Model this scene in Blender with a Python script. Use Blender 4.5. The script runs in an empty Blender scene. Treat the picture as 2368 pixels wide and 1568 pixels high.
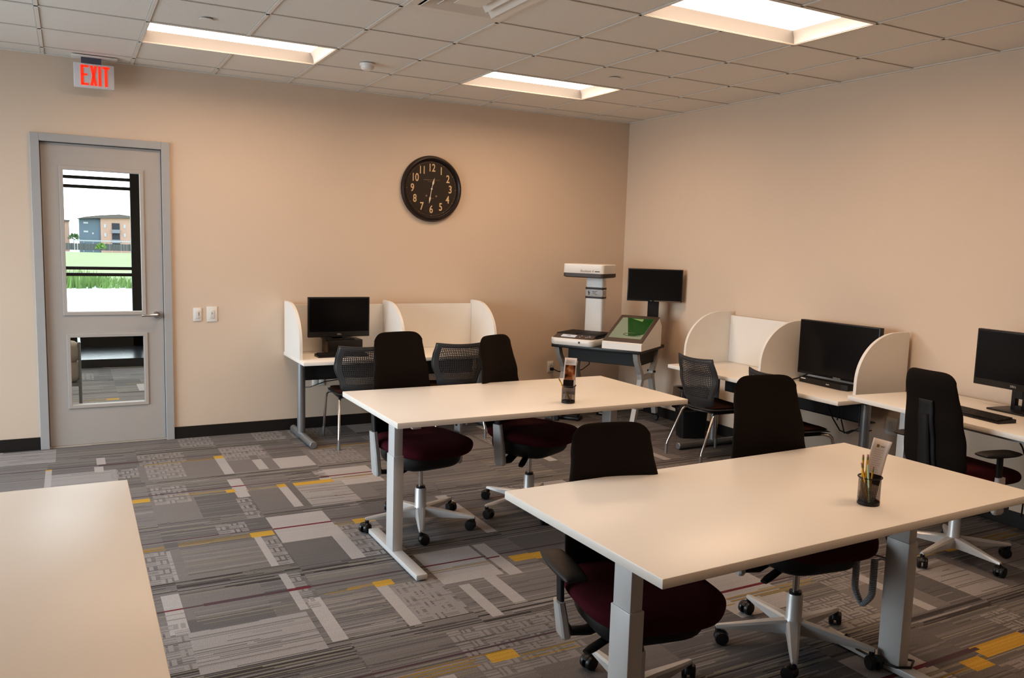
import bpy, bmesh, math, random
from math import sin, cos, pi, radians
from mathutils import Vector, Matrix
import numpy as np

random.seed(7)
C = bpy.context.scene.collection
scene = bpy.context.scene
H = 3.033                      # ceiling height

# ------------------------------------------------------------------ camera
F_PX, CAM = 1886.087, Vector((-5.3154, -7.28071, 1.71105))
YAW, PITCH, ROLL = 0.498062, -0.114736, 0.029371
fw = Vector((sin(YAW)*cos(PITCH), cos(YAW)*cos(PITCH), sin(PITCH)))
rt = Vector((cos(YAW), -sin(YAW), 0)); up = rt.cross(fw)
rt, up = cos(ROLL)*rt + sin(ROLL)*up, -sin(ROLL)*rt + cos(ROLL)*up
cam = bpy.data.cameras.new('camera'); cam_o = bpy.data.objects.new('camera', cam); C.objects.link(cam_o)
cam.sensor_fit = 'HORIZONTAL'; cam.sensor_width = 36; cam.lens = F_PX/2368*36
cam.clip_start = .05; cam.clip_end = 1000
m = Matrix.Identity(4)
for i in range(3):
    m[i][0], m[i][1], m[i][2], m[i][3] = rt[i], up[i], -fw[i], CAM[i]
cam_o.matrix_world = m
scene.camera = cam_o
scene.view_settings.view_transform = 'Standard'
scene.view_settings.look = 'None'
scene.view_settings.exposure = 0.0
scene.view_settings.use_curve_mapping = True          # camera tone response: a firmer toe in the shadows
_cv = scene.view_settings.curve_mapping.curves[3]
for _x, _y in ((.012, .0068), (.05, .036), (.12, .102), (.30, .290), (.6, .605)): _cv.points.new(_x, _y)
scene.view_settings.curve_mapping.update()
scene.cycles.max_bounces = 7
scene.cycles.diffuse_bounces = 4
scene.cycles.transparent_max_bounces = 16
scene.cycles.sample_clamp_indirect = 6

# ------------------------------------------------------------------ furniture group placement
CL = {
    'door': ('y', (-5.0725, 0.0, 1.2265), (0.0071, -0.0349, -0.0002, 0.0)),
    'clock': ('y', (-2.265, 0.0, 2.195), (-0.0144, 0.0064, 0.0095, 0.0)),
    'switch': ('y', (-4.295, 0.0, 1.045), (-0.0231, -0.0025, 0.0068, 0.0)),
    'outletb': ('y', (-0.795, 0.0, 0.45), (0.0041, 0.0024, -0.0041, 0.0)),
    'back': ('y', (-3.0167, -0.49, 0.4542), (-0.022, 0.0103, 0.0083, 0.0126)),
    'right': ('x', (-0.52, -2.3875, 0.4542), (-0.0226, -0.0015, 0.014, -0.0147)),
    'far': ('f', (-0.7717, -4.3089, 0.5209), (0.0401, 0.012, 0.0213, -0.0101, -0.0322, 0.0122)),
    't1': ('f', (-3.0649, -2.8635, 0.4688), (-0.0165, -0.0315, 0.0022, 0.0186, 0.0132, 0.0153)),
    't2': ('f', (-2.788, -4.7933, 0.5896), (0.0121, -0.0351, 0.0263, 0.0317, -0.018, 0.0142)),
    't3': ('f', (-5.215, -4.605, 0.81), (-0.0372, -0.0056, -0.0044, -0.0128, 0.0345, 0.0052)),
    'kiosk': ('f', (-0.5234, -0.6769, 0.9711), (0.0058, -0.0109, 0.0028, 0.0082, 0.0066, 0.0085)),
}
def tf(cl, x, y, z):
    """survey position inside a furniture group -> room position, turn and scale"""
    if cl is None: return Vector((x, y, z)), 0.0, (1, 1, 1)
    mode, c, t = CL[cl]
    if mode == 'y':
        return Vector((t[0]+c[0]+(x-c[0])*(1+t[1]), y*(1+t[3]), z*(1+t[2]))), 0.0, (1+t[1], 1+t[3], 1+t[2])
    if mode == 'x':
        return Vector((x*(1+t[3]), t[0]+c[1]+(y-c[1])*(1+t[1]), z*(1+t[2]))), 0.0, (1+t[3], 1+t[1], 1+t[2])
    dx, dy, a = (x-c[0])*(1+t[3]), (y-c[1])*(1+t[4]), t[2]
    return Vector((c[0]+t[0]+dx*cos(a)-dy*sin(a), c[1]+t[1]+dx*sin(a)+dy*cos(a), z*(1+t[5]))), a, (1+t[3], 1+t[4], 1+t[5])

# ------------------------------------------------------------------ materials
def lin(c):
    if isinstance(c, str):
        c = tuple(int(c[i:i+2], 16)/255 for i in (0, 2, 4))
        return tuple(v/12.92 if v <= .04045 else ((v+.055)/1.055)**2.4 for v in c)
    return tuple(c)
def mat(name, color, rough=.5, metal=0, noise=0.0, nscale=40, bump=0, bscale=200, spec=.5, emit=None, estr=0, coat=0):
    M = bpy.data.materials.new(name); M.use_nodes = True
    nt = M.node_tree; b = nt.nodes['Principled BSDF']
    col = lin(color)
    b.inputs['Base Color'].default_value = (*col, 1); b.inputs['Roughness'].default_value = rough
    b.inputs['Metallic'].default_value = metal; b.inputs['Specular IOR Level'].default_value = spec
    if coat: b.inputs['Coat Weight'].default_value = coat
    if emit is not None:
        b.inputs['Emission Color'].default_value = (*lin(emit), 1); b.inputs['Emission Strength'].default_value = estr
    tc = nt.nodes.new('ShaderNodeTexCoord')
    if noise:
        n = nt.nodes.new('ShaderNodeTexNoise'); n.inputs['Scale'].default_value = nscale; n.inputs['Detail'].default_value = 3
        nt.links.new(tc.outputs['Object'], n.inputs['Vector'])
        mx = nt.nodes.new('ShaderNodeMix'); mx.data_type = 'RGBA'
        mx.inputs[6].default_value = (*[v*(1-noise) for v in col], 1); mx.inputs[7].default_value = (*[min(1, v*(1+noise)) for v in col], 1)
        nt.links.new(n.outputs['Fac'], mx.inputs[0]); nt.links.new(mx.outputs[2], b.inputs['Base Color'])
    if bump:
        n2 = nt.nodes.new('ShaderNodeTexNoise'); n2.inputs['Scale'].default_value = bscale; n2.inputs['Detail'].default_value = 2
        nt.links.new(tc.outputs['Object'], n2.inputs['Vector'])
        bp = nt.nodes.new('ShaderNodeBump'); bp.inputs['Strength'].default_value = bump; bp.inputs['Distance'].default_value = .002
        nt.links.new(n2.outputs['Fac'], bp.inputs['Height']); nt.links.new(bp.outputs[0], b.inputs['Normal'])
    return M
def glass_mat(name, tint=(1, 1, 1), gloss=.06):
    M = bpy.data.materials.new(name); M.use_nodes = True; nt = M.node_tree; nt.nodes.clear()
    o = nt.nodes.new('ShaderNodeOutputMaterial'); t = nt.nodes.new('ShaderNodeBsdfTransparent'); g = nt.nodes.new('ShaderNodeBsdfGlossy')
    t.inputs[0].default_value = (*tint, 1); g.inputs['Roughness'].default_value = .02
    fr = nt.nodes.new('ShaderNodeFresnel'); fr.inputs[0].default_value = 1.45
    mu = nt.nodes.new('ShaderNodeMath'); mu.operation = 'MULTIPLY'; mu.inputs[1].default_value = gloss*10
    mx = nt.nodes.new('ShaderNodeMixShader')
    nt.links.new(fr.outputs[0], mu.inputs[0]); nt.links.new(mu.outputs[0], mx.inputs[0])
    nt.links.new(t.outputs[0], mx.inputs[1]); nt.links.new(g.outputs[0], mx.inputs[2]); nt.links.new(mx.outputs[0], o.inputs[0])
    return M
def perforated(name, color, rough, px, py, hole, u0, u1, v0, v1, metal=0):
    """surface with a grid of square holes laid out on the UV map (metres)"""
    M = mat(name, color, rough, metal); nt = M.node_tree; b = nt.nodes['Principled BSDF']; out = nt.nodes['Material Output']
    uv = nt.nodes.new('ShaderNodeUVMap'); sp = nt.nodes.new('ShaderNodeSeparateXYZ'); nt.links.new(uv.outputs[0], sp.inputs[0])
    def mth(op, a, bb=None):
        n = nt.nodes.new('ShaderNodeMath'); n.operation = op
        for k, v in enumerate((a, bb)):
            if v is None: continue
            if isinstance(v, (int, float)): n.inputs[k].default_value = v
            else: nt.links.new(v, n.inputs[k])
        return n.outputs[0]
    def axis(s, p, lo, hi):
        f = mth('FRACT', mth('DIVIDE', s, p)); d = mth('ABSOLUTE', mth('SUBTRACT', f, .5))
        return mth('MULTIPLY', mth('LESS_THAN', d, hole/2), mth('MULTIPLY', mth('GREATER_THAN', s, lo), mth('LESS_THAN', s, hi)))
    h = mth('MULTIPLY', axis(sp.outputs[0], px, u0, u1), axis(sp.outputs[1], py, v0, v1))
    t = nt.nodes.new('ShaderNodeBsdfTransparent'); mx = nt.nodes.new('ShaderNodeMixShader')
    nt.links.new(h, mx.inputs[0]); nt.links.new(b.outputs[0], mx.inputs[1]); nt.links.new(t.outputs[0], mx.inputs[2]); nt.links.new(mx.outputs[0], out.inputs[0])
    return M

# ------------------------------------------------------------------ mesh builder
class MB:
    def __init__(s): s.bm = bmesh.new(); s.uv = None
    def box(s, c, d, bev=0, seg=2, rot=None):
        M = Matrix.Translation(c) @ (rot.to_4x4() if rot is not None else Matrix.Identity(4)) @ Matrix.Diagonal((*d, 1))
        r = bmesh.ops.create_cube(s.bm, size=1, matrix=M)
        if bev:
            es = list({e for v in r['verts'] for e in v.link_edges})
            bmesh.ops.bevel(s.bm, geom=es, offset=bev, segments=seg, affect='EDGES', clamp_overlap=True, profile=.5)
        return s
    def b2(s, x0, x1, y0, y1, z0, z1, bev=0, seg=2):
        return s.box(((x0+x1)/2, (y0+y1)/2, (z0+z1)/2), (abs(x1-x0), abs(y1-y0), abs(z1-z0)), bev, seg)
    def tube(s, pts, r, n=10, caps=True, squash=None):
        pts = [Vector(p) for p in pts]; rs = r if isinstance(r, (list, tuple)) else [r]*len(pts)
        rings = []; ref = None
        for i, p in enumerate(pts):
            t = ((pts[min(i+1, len(pts)-1)]-p).normalized() + (p-pts[max(i-1, 0)]).normalized()).normalized()
            if ref is None:
                ref = Vector((0, 0, 1)) if abs(t.z) < .9 else Vector((1, 0, 0))
            a = (ref - t*ref.dot(t)).normalized(); ref = a; b = t.cross(a)
            k = (1, 1) if squash is None else squash
            rings.append([s.bm.verts.new(p + a*rs[i]*k[0]*cos(2*pi*j/n) + b*rs[i]*k[1]*sin(2*pi*j/n)) for j in range(n)])
        for A, B in zip(rings, rings[1:]):
            for j in range(n): s.bm.faces.new((A[j], A[(j+1) % n], B[(j+1) % n], B[j]))
        if caps:
            s.bm.faces.new(rings[0][::-1]); s.bm.faces.new(rings[-1])
        return s
    def lathe(s, prof, n=24, c=(0, 0, 0), axis='z', capb=True, capt=True):
        rings = []
        for r, h in prof:
            ring = []
            for j in range(n):
                a = 2*pi*j/n
                q = (r*cos(a), r*sin(a), h) if axis == 'z' else ((r*cos(a), h, r*sin(a)) if axis == 'y' else (h, r*cos(a), r*sin(a)))
                ring.append(s.bm.verts.new(Vector(c)+Vector(q)))
            rings.append(ring)
        for A, B in zip(rings, rings[1:]):
            for j in range(n): s.bm.faces.new((A[j], A[(j+1) % n], B[(j+1) % n], B[j]))
        if capb: s.bm.faces.new(rings[0][::-1])
        if capt: s.bm.faces.new(rings[-1])
        return s
    def prism(s, poly, t0, t1, axis='x'):
        """polygon in the plane across `axis`, extruded t0..t1"""
        def q(p, t): return {'x': (t, p[0], p[1]), 'y': (p[0], t, p[1]), 'z': (p[0], p[1], t)}[axis]
        A = [s.bm.verts.new(q(p, t0)) for p in poly]; B = [s.bm.verts.new(q(p, t1)) for p in poly]; n = len(poly)
        for j in range(n): s.bm.faces.new((A[j], A[(j+1) % n], B[(j+1) % n], B[j]))
        s.bm.faces.new(A[::-1]); s.bm.faces.new(B)
        return s
    def grid(s, fn, nu, nv, uvfn=None, both=False):
        V = [[s.bm.verts.new(fn(i/nu, j/nv)) for j in range(nv+1)] for i in range(nu+1)]
        L = s.bm.loops.layers.uv.verify() if uvfn else None
        for i in range(nu):
            for j in range(nv):
                f = s.bm.faces.new((V[i][j], V[i+1][j], V[i+1][j+1], V[i][j+1]))
                if L:
                    for lp, (a, b) in zip(f.loops, ((i, j), (i+1, j), (i+1, j+1), (i, j+1))): lp[L].uv = uvfn(a/nu, b/nv)
        return s
    def pillow(s, mid, normal, thick, nu=20, nv=20):
        """closed padded shape: mid surface, front and back offset by thickness that fades at the rim"""
        g = {}
        for side in (1, -1):
            for i in range(nu+1):
                for j in range(nv+1):
                    rim = i in (0, nu) or j in (0, nv)
                    if rim and side == -1: g[(side, i, j)] = g[(1, i, j)]; continue
                    u, v = .5-.5*cos(pi*i/nu), .5-.5*cos(pi*j/nv)
                    e = ((1-abs(2*u-1)**5)*(1-abs(2*v-1)**5))
                    e = max(e, 0)**.5
                    g[(side, i, j)] = s.bm.verts.new(Vector(mid(u, v)) + Vector(normal)*side*e*thick(u, v)/2)
        for side in (1, -1):
            for i in range(nu):
                for j in range(nv):
                    q = [g[(side, i, j)], g[(side, i+1, j)], g[(side, i+1, j+1)], g[(side, i, j+1)]]
                    if len(set(q)) < 3: continue
                    try: s.bm.faces.new(q if side == 1 else q[::-1])
                    except ValueError: pass
        return s
    def build(s, name, material, parent=None, smooth=35, solid=0):
        if not s.uv: bmesh.ops.recalc_face_normals(s.bm, faces=s.bm.faces)
        me = bpy.data.meshes.new(name); s.bm.to_mesh(me); s.bm.free()
        if material is not None: me.materials.append(material)
        if smooth:
            me.polygons.foreach_set('use_smooth', [True]*len(me.polygons)); me.set_sharp_from_angle(angle=radians(smooth))
        o = bpy.data.objects.new(name, me); C.objects.link(o)
        if parent is not None: o.parent = parent
        if solid:
            md = o.modifiers.new('thickness', 'SOLIDIFY'); md.thickness = solid; md.offset = 0
        return o

def tag(o, label=None, cat=None, group=None, kind=None):
    if label: o['label'] = label
    if cat: o['category'] = cat
    if group: o['group'] = group
    if kind: o['kind'] = kind
    return o
def thing(name, label, cat, cl, loc, rz=0.0, group=None, kind=None, s=None):
    o = bpy.data.objects.new(name, None); C.objects.link(o); o.empty_display_size = .1
    return place(tag(o, label, cat, group, kind), cl, loc, rz)
def place(o, cl, loc, rz=0.0):
    p, a, sc = tf(cl, *loc)
    o.location = p; o.rotation_euler = (0, 0, rz + a)
    q = abs(sin(rz))
    sx, sy = sc[0]*(1-q)+sc[1]*q, sc[1]*(1-q)+sc[0]*q
    o.scale = (sx, sy, sc[2])
    return o
def struct(o): o['kind'] = 'structure'; return o
def text(name, body, size, material, parent, loc, rot, sx=1.0, ext=.0008, align='CENTER', offset=0.0, shear=0.0):
    cu = bpy.data.curves.new(name, 'FONT'); cu.body = body; cu.size = size; cu.extrude = ext; cu.align_x = align; cu.align_y = 'CENTER'; cu.offset = offset; cu.shear = shear
    tmp = bpy.data.objects.new(name, cu); C.objects.link(tmp)
    bpy.context.view_layer.update()
    me = bpy.data.meshes.new_from_object(tmp.evaluated_get(bpy.context.evaluated_depsgraph_get()))
    bpy.data.objects.remove(tmp)
    me.materials.clear(); me.materials.append(material)
    o = bpy.data.objects.new(name, me); C.objects.link(o); o.parent = parent
    o.location = loc; o.rotation_euler = rot; o.scale = (sx, 1, 1)
    return o
def copy_tree(o, parent=None):
    c = o.copy(); C.objects.link(c)
    if parent is not None: c.parent = parent
    for ch in list(o.children): copy_tree(ch, c)
    return c
def arc(c, r, a0, a1, n, plane='yz'):
    out = []
    for i in range(n+1):
        a = radians(a0 + (a1-a0)*i/n); p, q = r*cos(a), r*sin(a)
        out.append({'yz': (c[0], c[1]+p, c[2]+q), 'xz': (c[0]+p, c[1], c[2]+q), 'xy': (c[0]+p, c[1]+q, c[2])}[plane])
    return out

M = dict(
    wall=mat('wall paint', (.69, .568, .457), .75, noise=.02, nscale=3, bump=.15, bscale=350),
    ceil=mat('ceiling tile', (.80, .77, .72), .95, noise=.10, nscale=160, bump=.5, bscale=220),
    tbar=mat('ceiling tee bar', (.77, .74, .69), .5),
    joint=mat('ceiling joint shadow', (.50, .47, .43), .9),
    base=mat('rubber baseboard', (.018, .015, .013), .5, noise=.1),
    doorp=mat('grey door paint', (.45, .42, .395), .45, noise=.03, nscale=8),
    frame=mat('grey frame paint', (.41, .415, .42), .4, noise=.03, nscale=8),
    chrome=mat('brushed nickel', (.66, .67, .70), .25, 1),
    glass=glass_mat('clear glass', (.97, .99, .98)),
    black=mat('black plastic', (.012, .012, .013), .4, noise=.1),
    blackm=mat('matte black', (.01, .009, .009), .6),
    mullion=mat('dark bronze mullion', (.02, .018, .017), .4),
    white=mat('white laminate', (.87, .83, .77), .35, noise=.01, nscale=5),
    whitee=mat('white edge band', (.78, .77, .75), .4, noise=.01, nscale=5),
    wgrain=mat('white carrel panel', (.80, .78, .74), .45, noise=.02, nscale=12),
    silver=mat('silver paint', (.55, .55, .55), .38, .35, noise=.03),
    tlegs=mat('light grey powder coat', (.60, .60, .60), .42, .1, noise=.02),
    tube=mat('grey metal tube', (.30, .31, .32), .35, .6),
    steel=mat('satin chrome', (.62, .60, .58), .22, 1),
    wplastic=mat('white plastic', (.80, .78, .74), .35, noise=.01),
    screen=mat('dark screen', (.006, .006, .007), .18, spec=.4),
    lens=None,
)
LENS_STR, SKY_STR, DAY_W = 12.7, 4.0, 140.0
# ================================================================== THE SETTING
# ---- carpet: one floor mesh, the tufted tile pattern carried by a face colour attribute
GREY = [(.165, .152, .143), (.145, .134, .127), (.185, .170, .160), (.130, .122, .118)]
LIGHT, LIGHT2 = (.37, .345, .325), (.30, .28, .265)
DARK, MID, YEL, RED, MAUVE, OLIVE = (.062, .055, .052), (.25, .23, .215), (.47, .29, .055), (.15, .035, .045), (.095, .062, .068), (.22, .205, .16)
def carpet(x0, x1, y0, y1, dx, dy, fixed=()):
    nx, ny = round((x1-x0)/dx), round((y1-y0)/dy)
    A = np.zeros((ny, nx, 3)); rng = np.random.default_rng(11)
    xs = x0 + (np.arange(nx)+.5)*dx; ys = y0 + (np.arange(ny)+.5)*dy
    def ix(a, b): return slice(max(0, int(round((a-x0)/dx))), max(0, min(nx, int(round((b-x0)/dx)))))
    def iy(a, b): return slice(max(0, int(round((a-y0)/dy))), max(0, min(ny, int(round((b-y0)/dy)))))
    def rect(xa, xb, ya, yb, col, jitter=.0):
        sx, sy = ix(xa, xb), iy(ya, yb)
        if sx.start >= sx.stop or sy.start >= sy.stop: return
        k = 1+jitter*(rng.random((sy.stop-sy.start, 1, 1))-.5)
        A[sy, sx] = np.array(col)*k
    def stripes(xa, xb, ya, yb, cols, prob):
        sy = iy(ya, yb); sx = ix(xa, xb)
        for r in range(sy.start, sy.stop):
            if rng.random() < prob:
                c = cols[rng.integers(len(cols))]; a = xa; b = xb
                if rng.random() < .45: a = xa + rng.random()*(xb-xa)*.6
                if rng.random() < .45: b = xb - rng.random()*(xb-a)*.6
                A[r, ix(a, b)] = np.array(c)*(.85+.3*rng.random())
    def basket(xa, xb, ya, yb, col=(.27, .25, .235)):
        u = .065; k = 0; x = xa
        while x < xb-.01:
            y = ya; j = 0
            while y < yb-.01:
                X, Y = min(x+u, xb), min(y+u, yb)
                if (k+j) % 2 == 0:
                    rect(x, X, y+.004, min(y+.017, Y), col); rect(x, X, y+.025, min(y+.038, Y), col); rect(x, X, y+.046, min(y+.058, Y), col)
                else:
                    rect(x+.001, x+.02, y+.004, Y-.005, col); rect(x+.03, min(x+.05, X), y+.004, Y-.005, col)
                y += u; j += 1
            x += u; k += 1
    def light(xa, xb, ya, yb, striped):
        rect(xa, xb, ya, yb, LIGHT if not striped else LIGHT2, .06)
        if striped: stripes(xa, xb, ya, yb, [MID, GREY[2], GREY[0]], .28)
    i0, i1 = int((x0+4.30)//.6)-1, int((x1+4.30)//.6)+2
    j0, j1 = int((-.455-y1)//.92)-1, int((-.455-y0)//.92)+2
    for i in range(i0, i1):
        xa, xb = -4.30+.6*i, -3.70+.6*i
        for j in range(j0, j1):
            yt = -.455-.92*j
            rect(xa, xb, yt-.92, yt, GREY[rng.integers(4)], .10)
            stripes(xa, xb, yt-.92, yt, [GREY[2], GREY[3], (.21, .19, .18), (.115, .105, .10)], .30)
            hy = rng.random(); w1 = rng.integers(8); w2 = rng.integers(8)
            xm = xa + .18 + .3*rng.random()
            for (a, b) in ((0, .46), (.34, .80)):
                if rng.random() < .75: stripes(xa, xb if rng.random() < .5 else xm, yt-b, yt-a, [MID, GREY[3], OLIVE, GREY[2]], .30)
                else: rect(xa, xm, yt-b, yt-a, GREY[rng.integers(4)], .06)
            # upper block
            if w1 == 0: light(xb-.08, xb, yt-.46, yt-.02, False)
            elif w1 == 1: light(xa, xa+.34, yt-.46, yt-.02, False)
            elif w1 == 2: basket(xb-.2, xb, yt-.44, yt-.01)
            elif w1 == 3: basket(xa, xa+.33, yt-.44, yt-.01, MID)
            # lower block
            if w2 == 0: light(xb-.07, xb, yt-.80, yt-.34, False)
            elif w2 == 1: light(xa, xa+.3+.25*hy, yt-.78, yt-.36, True)
            elif w2 == 2: basket(xb-.26, xb, yt-.80, yt-.34)
            elif w2 == 3: light(xa+.22, xa+.29, yt-.80, yt-.34, False)
            elif w2 == 4: basket(xa+.05, xa+.4, yt-.80, yt-.34, MID)
            # yellow row
            if hy < .42:
                stripes(xa, xb, yt-.33, yt-.25, [tuple(v*.6 for v in YEL), OLIVE], .55)
                if hy < .25: rect(xb-.13, xb, yt-.335, yt-.255, YEL, .2)
            # dark barcode band
            stripes(xa, xb, yt-.93, yt-.79, [DARK, DARK, MID, OLIVE, GREY[3]], .75)
            # thin red line right across the tile
            el = {0: (xb-.08, xb), 1: (xa, xa+.34)}.get(int(w1))
            rect(xa, xb, yt-.211, yt-.195, MAUVE)
            if el: rect(*el, yt-.213, yt-.193, RED)
    for f in fixed:
        kind, a, b, c_, d = f[:5]
        if kind == 'L': light(a, b, c_, d, False)
        elif kind == 'S': light(a, b, c_, d, True)
        elif kind == 'B': basket(a, b, c_, d)
        elif kind == 'G': rect(a, b, c_, d, GREY[f[5] if len(f) > 5 else 0], .08)
        elif kind == 'Y': rect(a, b, c_, d, YEL, .2)
        elif kind == 'y': stripes(a, b, c_, d, [tuple(v*.7 for v in YEL), OLIVE], .6)
        elif kind == 'R': rect(a, b, c_, d, RED)
        elif kind == 'm': rect(a, b, c_, d, MAUVE)
        elif kind == 'D': stripes(a, b, c_, d, [DARK, DARK, MID, OLIVE, GREY[3]], .8)
        elif kind == 'T': stripes(a, b, c_, d, [MID, GREY[3], GREY[2], OLIVE], .4)
    q = np.round(A, 3)
    return q, x0, y0, dx, dy
FIX = [
    ('G', -4.92, -4.30, -1.25, -.79, 2), ('y', -4.87, -4.37, -.79, -.715), ('Y', -4.37, -4.30, -.785, -.70), ('L', -4.37, -4.30, -1.25, -.785), ('B', -4.87, -4.62, -1.2, -.79),
    ('L', -4.37, -4.295, -1.845, -1.39), ('B', -4.88, -4.66, -1.8, -1.40), ('m', -4.88, -4.37, -1.585, -1.565), ('R', -4.37, -4.295, -1.585, -1.565),
    ('G', -4.30, -4.09, -2.17, -1.72, 0), ('y', -4.30, -4.09, -1.715, -1.65), ('Y', -4.09, -4.02, -1.715, -1.64), ('L', -4.09, -4.03, -2.17, -1.715), ('G', -4.03, -3.98, -2.17, -1.64, 1),
    ('Y', -3.98, -3.70, -1.72, -1.65), ('S', -3.98, -3.65, -2.20, -1.72),
    ('L', -3.966, -3.70, -1.245, -.94), ('G', -4.12, -4.06, -1.24, -.79), ('L', -4.12, -4.05, -1.22, -.92), ('B', -4.30, -3.98, -.78, -.48),
    ('L', -4.30, -3.955, -2.775, -2.31), ('R', -4.30, -3.955, -2.54, -2.518), ('G', -4.30, -4.02, -3.15, -2.778, 1), ('L', -4.02, -3.94, -3.16, -2.60), ('B', -3.94, -3.70, -3.16, -2.62),
    ('y', -4.83, -4.44, -2.62, -2.53), ('Y', -4.44, -4.31, -2.62, -2.54), ('G', -4.88, -4.43, -3.09, -2.63, 2), ('T', -4.83, -4.43, -3.05, -2.63), ('L', -4.43, -4.395, -3.09, -2.62), ('B', -4.395, -4.31, -3.09, -2.63), ('B', -4.60, -4.43, -2.5, -2.33), ('B', -4.40, -4.31, -2.28, -1.86),
    ('D', -4.90, -4.30, -3.28, -3.10), ('D', -4.30, -3.70, -3.30, -3.16), ('D', -4.30, -3.70, -2.29, -2.20), ('D', -3.98, -3.70, -1.60, -1.38),
    ('L', -4.425, -4.385, -3.66, -3.21), ('B', -4.385, -4.31, -3.66, -3.21), ('m', -4.81, -4.42, -3.43, -3.405), ('R', -4.42, -4.31, -3.43, -3.405), ('T', -4.86, -4.43, -3.62, -3.45),
    ('S', -4.91, -4.405, -4.06, -3.68), ('D', -4.90, -4.31, -4.28, -4.07),
    ('y', -4.31, -4.02, -3.56, -3.49), ('Y', -4.02, -3.92, -3.56, -3.49), ('L', -4.02, -3.96, -4.02, -3.56), ('B', -3.96, -3.70, -3.98, -3.58), ('T', -4.30, -4.03, -4.05, -3.58),
    ('L', -3.34, -3.265, -3.70, -3.24), ('R', -3.35, -3.27, -3.455, -3.437), ('L', -3.64, -3.58, -4.09, -3.71), ('Y', -3.10, -2.92, -3.565, -3.48), ('y', -3.7, -3.42, -4.5, -4.44),
    ('Y', -1.87, -1.50, -5.335, -5.245), ('m', -2.2, -1.83, -5.28, -5.255), ('B', -2.4, -1.9, -4.9, -4.6),
    ('S', -5.9, -5.45, -.45, -.04), ('L', -5.515, -5.468, -1.12, -.69), ('Y', -5.515, -5.468, -.69, -.66), ('m', -5.17, -4.88, -.69, -.665), ('L', -5.18, -5.12, -.64, -.44), ('L', -5.2, -5.14, -.85, -.70), ('B', -5.10, -4.92, -1.1, -.83),
]
def floor_mesh():
    verts, faces, cols = [], [], []
    def quad(xa, xb, ya, yb, col):
        k = len(verts); verts.extend(((xa, ya, 0), (xb, ya, 0), (xb, yb, 0), (xa, yb, 0))); faces.append((k, k+1, k+2, k+3)); cols.append(col)
    for region in ((-6.4, 0.0, -6.20, 0.0, .01, .0075, FIX), (-5.9, -3.9, 0.0, 4.35, .02, .015, ())):
        q, x0, y0, dx, dy = carpet(*region)
        ny, nx, _ = q.shape
        for r in range(ny):
            row = q[r]; br = np.flatnonzero(np.any(row[1:] != row[:-1], axis=1))+1
            e = [0, *br.tolist(), nx]
            for a, b in zip(e, e[1:]): quad(x0+a*dx, x0+b*dx, y0+r*dy, y0+(r+1)*dy, row[a])
    for xa, xb, ya, yb in ((-8.2, -6.4, -9.5, 0), (-6.4, 0, -9.5, -6.2), (-8.2, -5.9, 0, 4.35), (-3.9, -1.5, 0, 4.35)): quad(xa, xb, ya, yb, np.array(GREY[0]))
    me = bpy.data.meshes.new('floor'); me.from_pydata(verts, [], faces)
    at = me.attributes.new('tuft', 'FLOAT_COLOR', 'FACE')
    c4 = np.ones((len(cols), 4), np.float32); c4[:, :3] = np.array(cols)*np.array((1.0, 1.035, 1.10)); at.data.foreach_set('color', c4.ravel())
    MT = mat('carpet tile', (.2, .19, .18), .95, spec=.2); nt = MT.node_tree; b = nt.nodes['Principled BSDF']
    an = nt.nodes.new('ShaderNodeAttribute'); an.attribute_name = 'tuft'
    tc = nt.nodes.new('ShaderNodeTexCoord'); n = nt.nodes.new('ShaderNodeTexNoise'); n.inputs['Scale'].default_value = 260; n.inputs['Detail'].default_value = 1
    mr = nt.nodes.new('ShaderNodeMapRange'); mr.inputs[1].default_value = .3; mr.inputs[2].default_value = .7; mr.inputs[3].default_value = .78; mr.inputs[4].default_value = 1.22
    mx = nt.nodes.new('ShaderNodeVectorMath'); mx.operation = 'SCALE'
    nt.links.new(tc.outputs['Object'], n.inputs['Vector']); nt.links.new(n.outputs['Fac'], mr.inputs[0]); nt.links.new(mr.outputs[0], mx.inputs['Scale'])
    nt.links.new(an.outputs['Color'], mx.inputs[0]); nt.links.new(mx.outputs[0], b.inputs['Base Color'])
    bp = nt.nodes.new('ShaderNodeBump'); bp.inputs['Strength'].default_value = .4; bp.inputs['Distance'].default_value = .003
    nt.links.new(n.outputs['Fac'], bp.inputs['Height']); nt.links.new(bp.outputs[0], b.inputs['Normal'])
    me.materials.append(MT)
    o = bpy.data.objects.new('floor', me); C.objects.link(o); return struct(o)
floor_mesh()

XL, YF = -8.2, -9.5
OX0, OX1, OZ = -5.555, -4.576, 2.453          # door frame, outer edge
b = MB()
b.b2(XL-.15, OX0+.01, 0, .14, 0, H+.3); b.b2(OX1-.01, .15, 0, .14, 0, H+.3); b.b2(OX0+.01, OX1-.01, 0, .14, OZ-.01, H+.3)
struct(b.build('wall_back', M['wall'], smooth=0))
struct(MB().b2(0, .15, YF-.15, 0, 0, H+.3).build('wall_right', M['wall'], smooth=0))
struct(MB().b2(XL-.15, .15, YF-.15, YF, 0, H+.3).build('wall_front', M['wall'], smooth=0))
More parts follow.
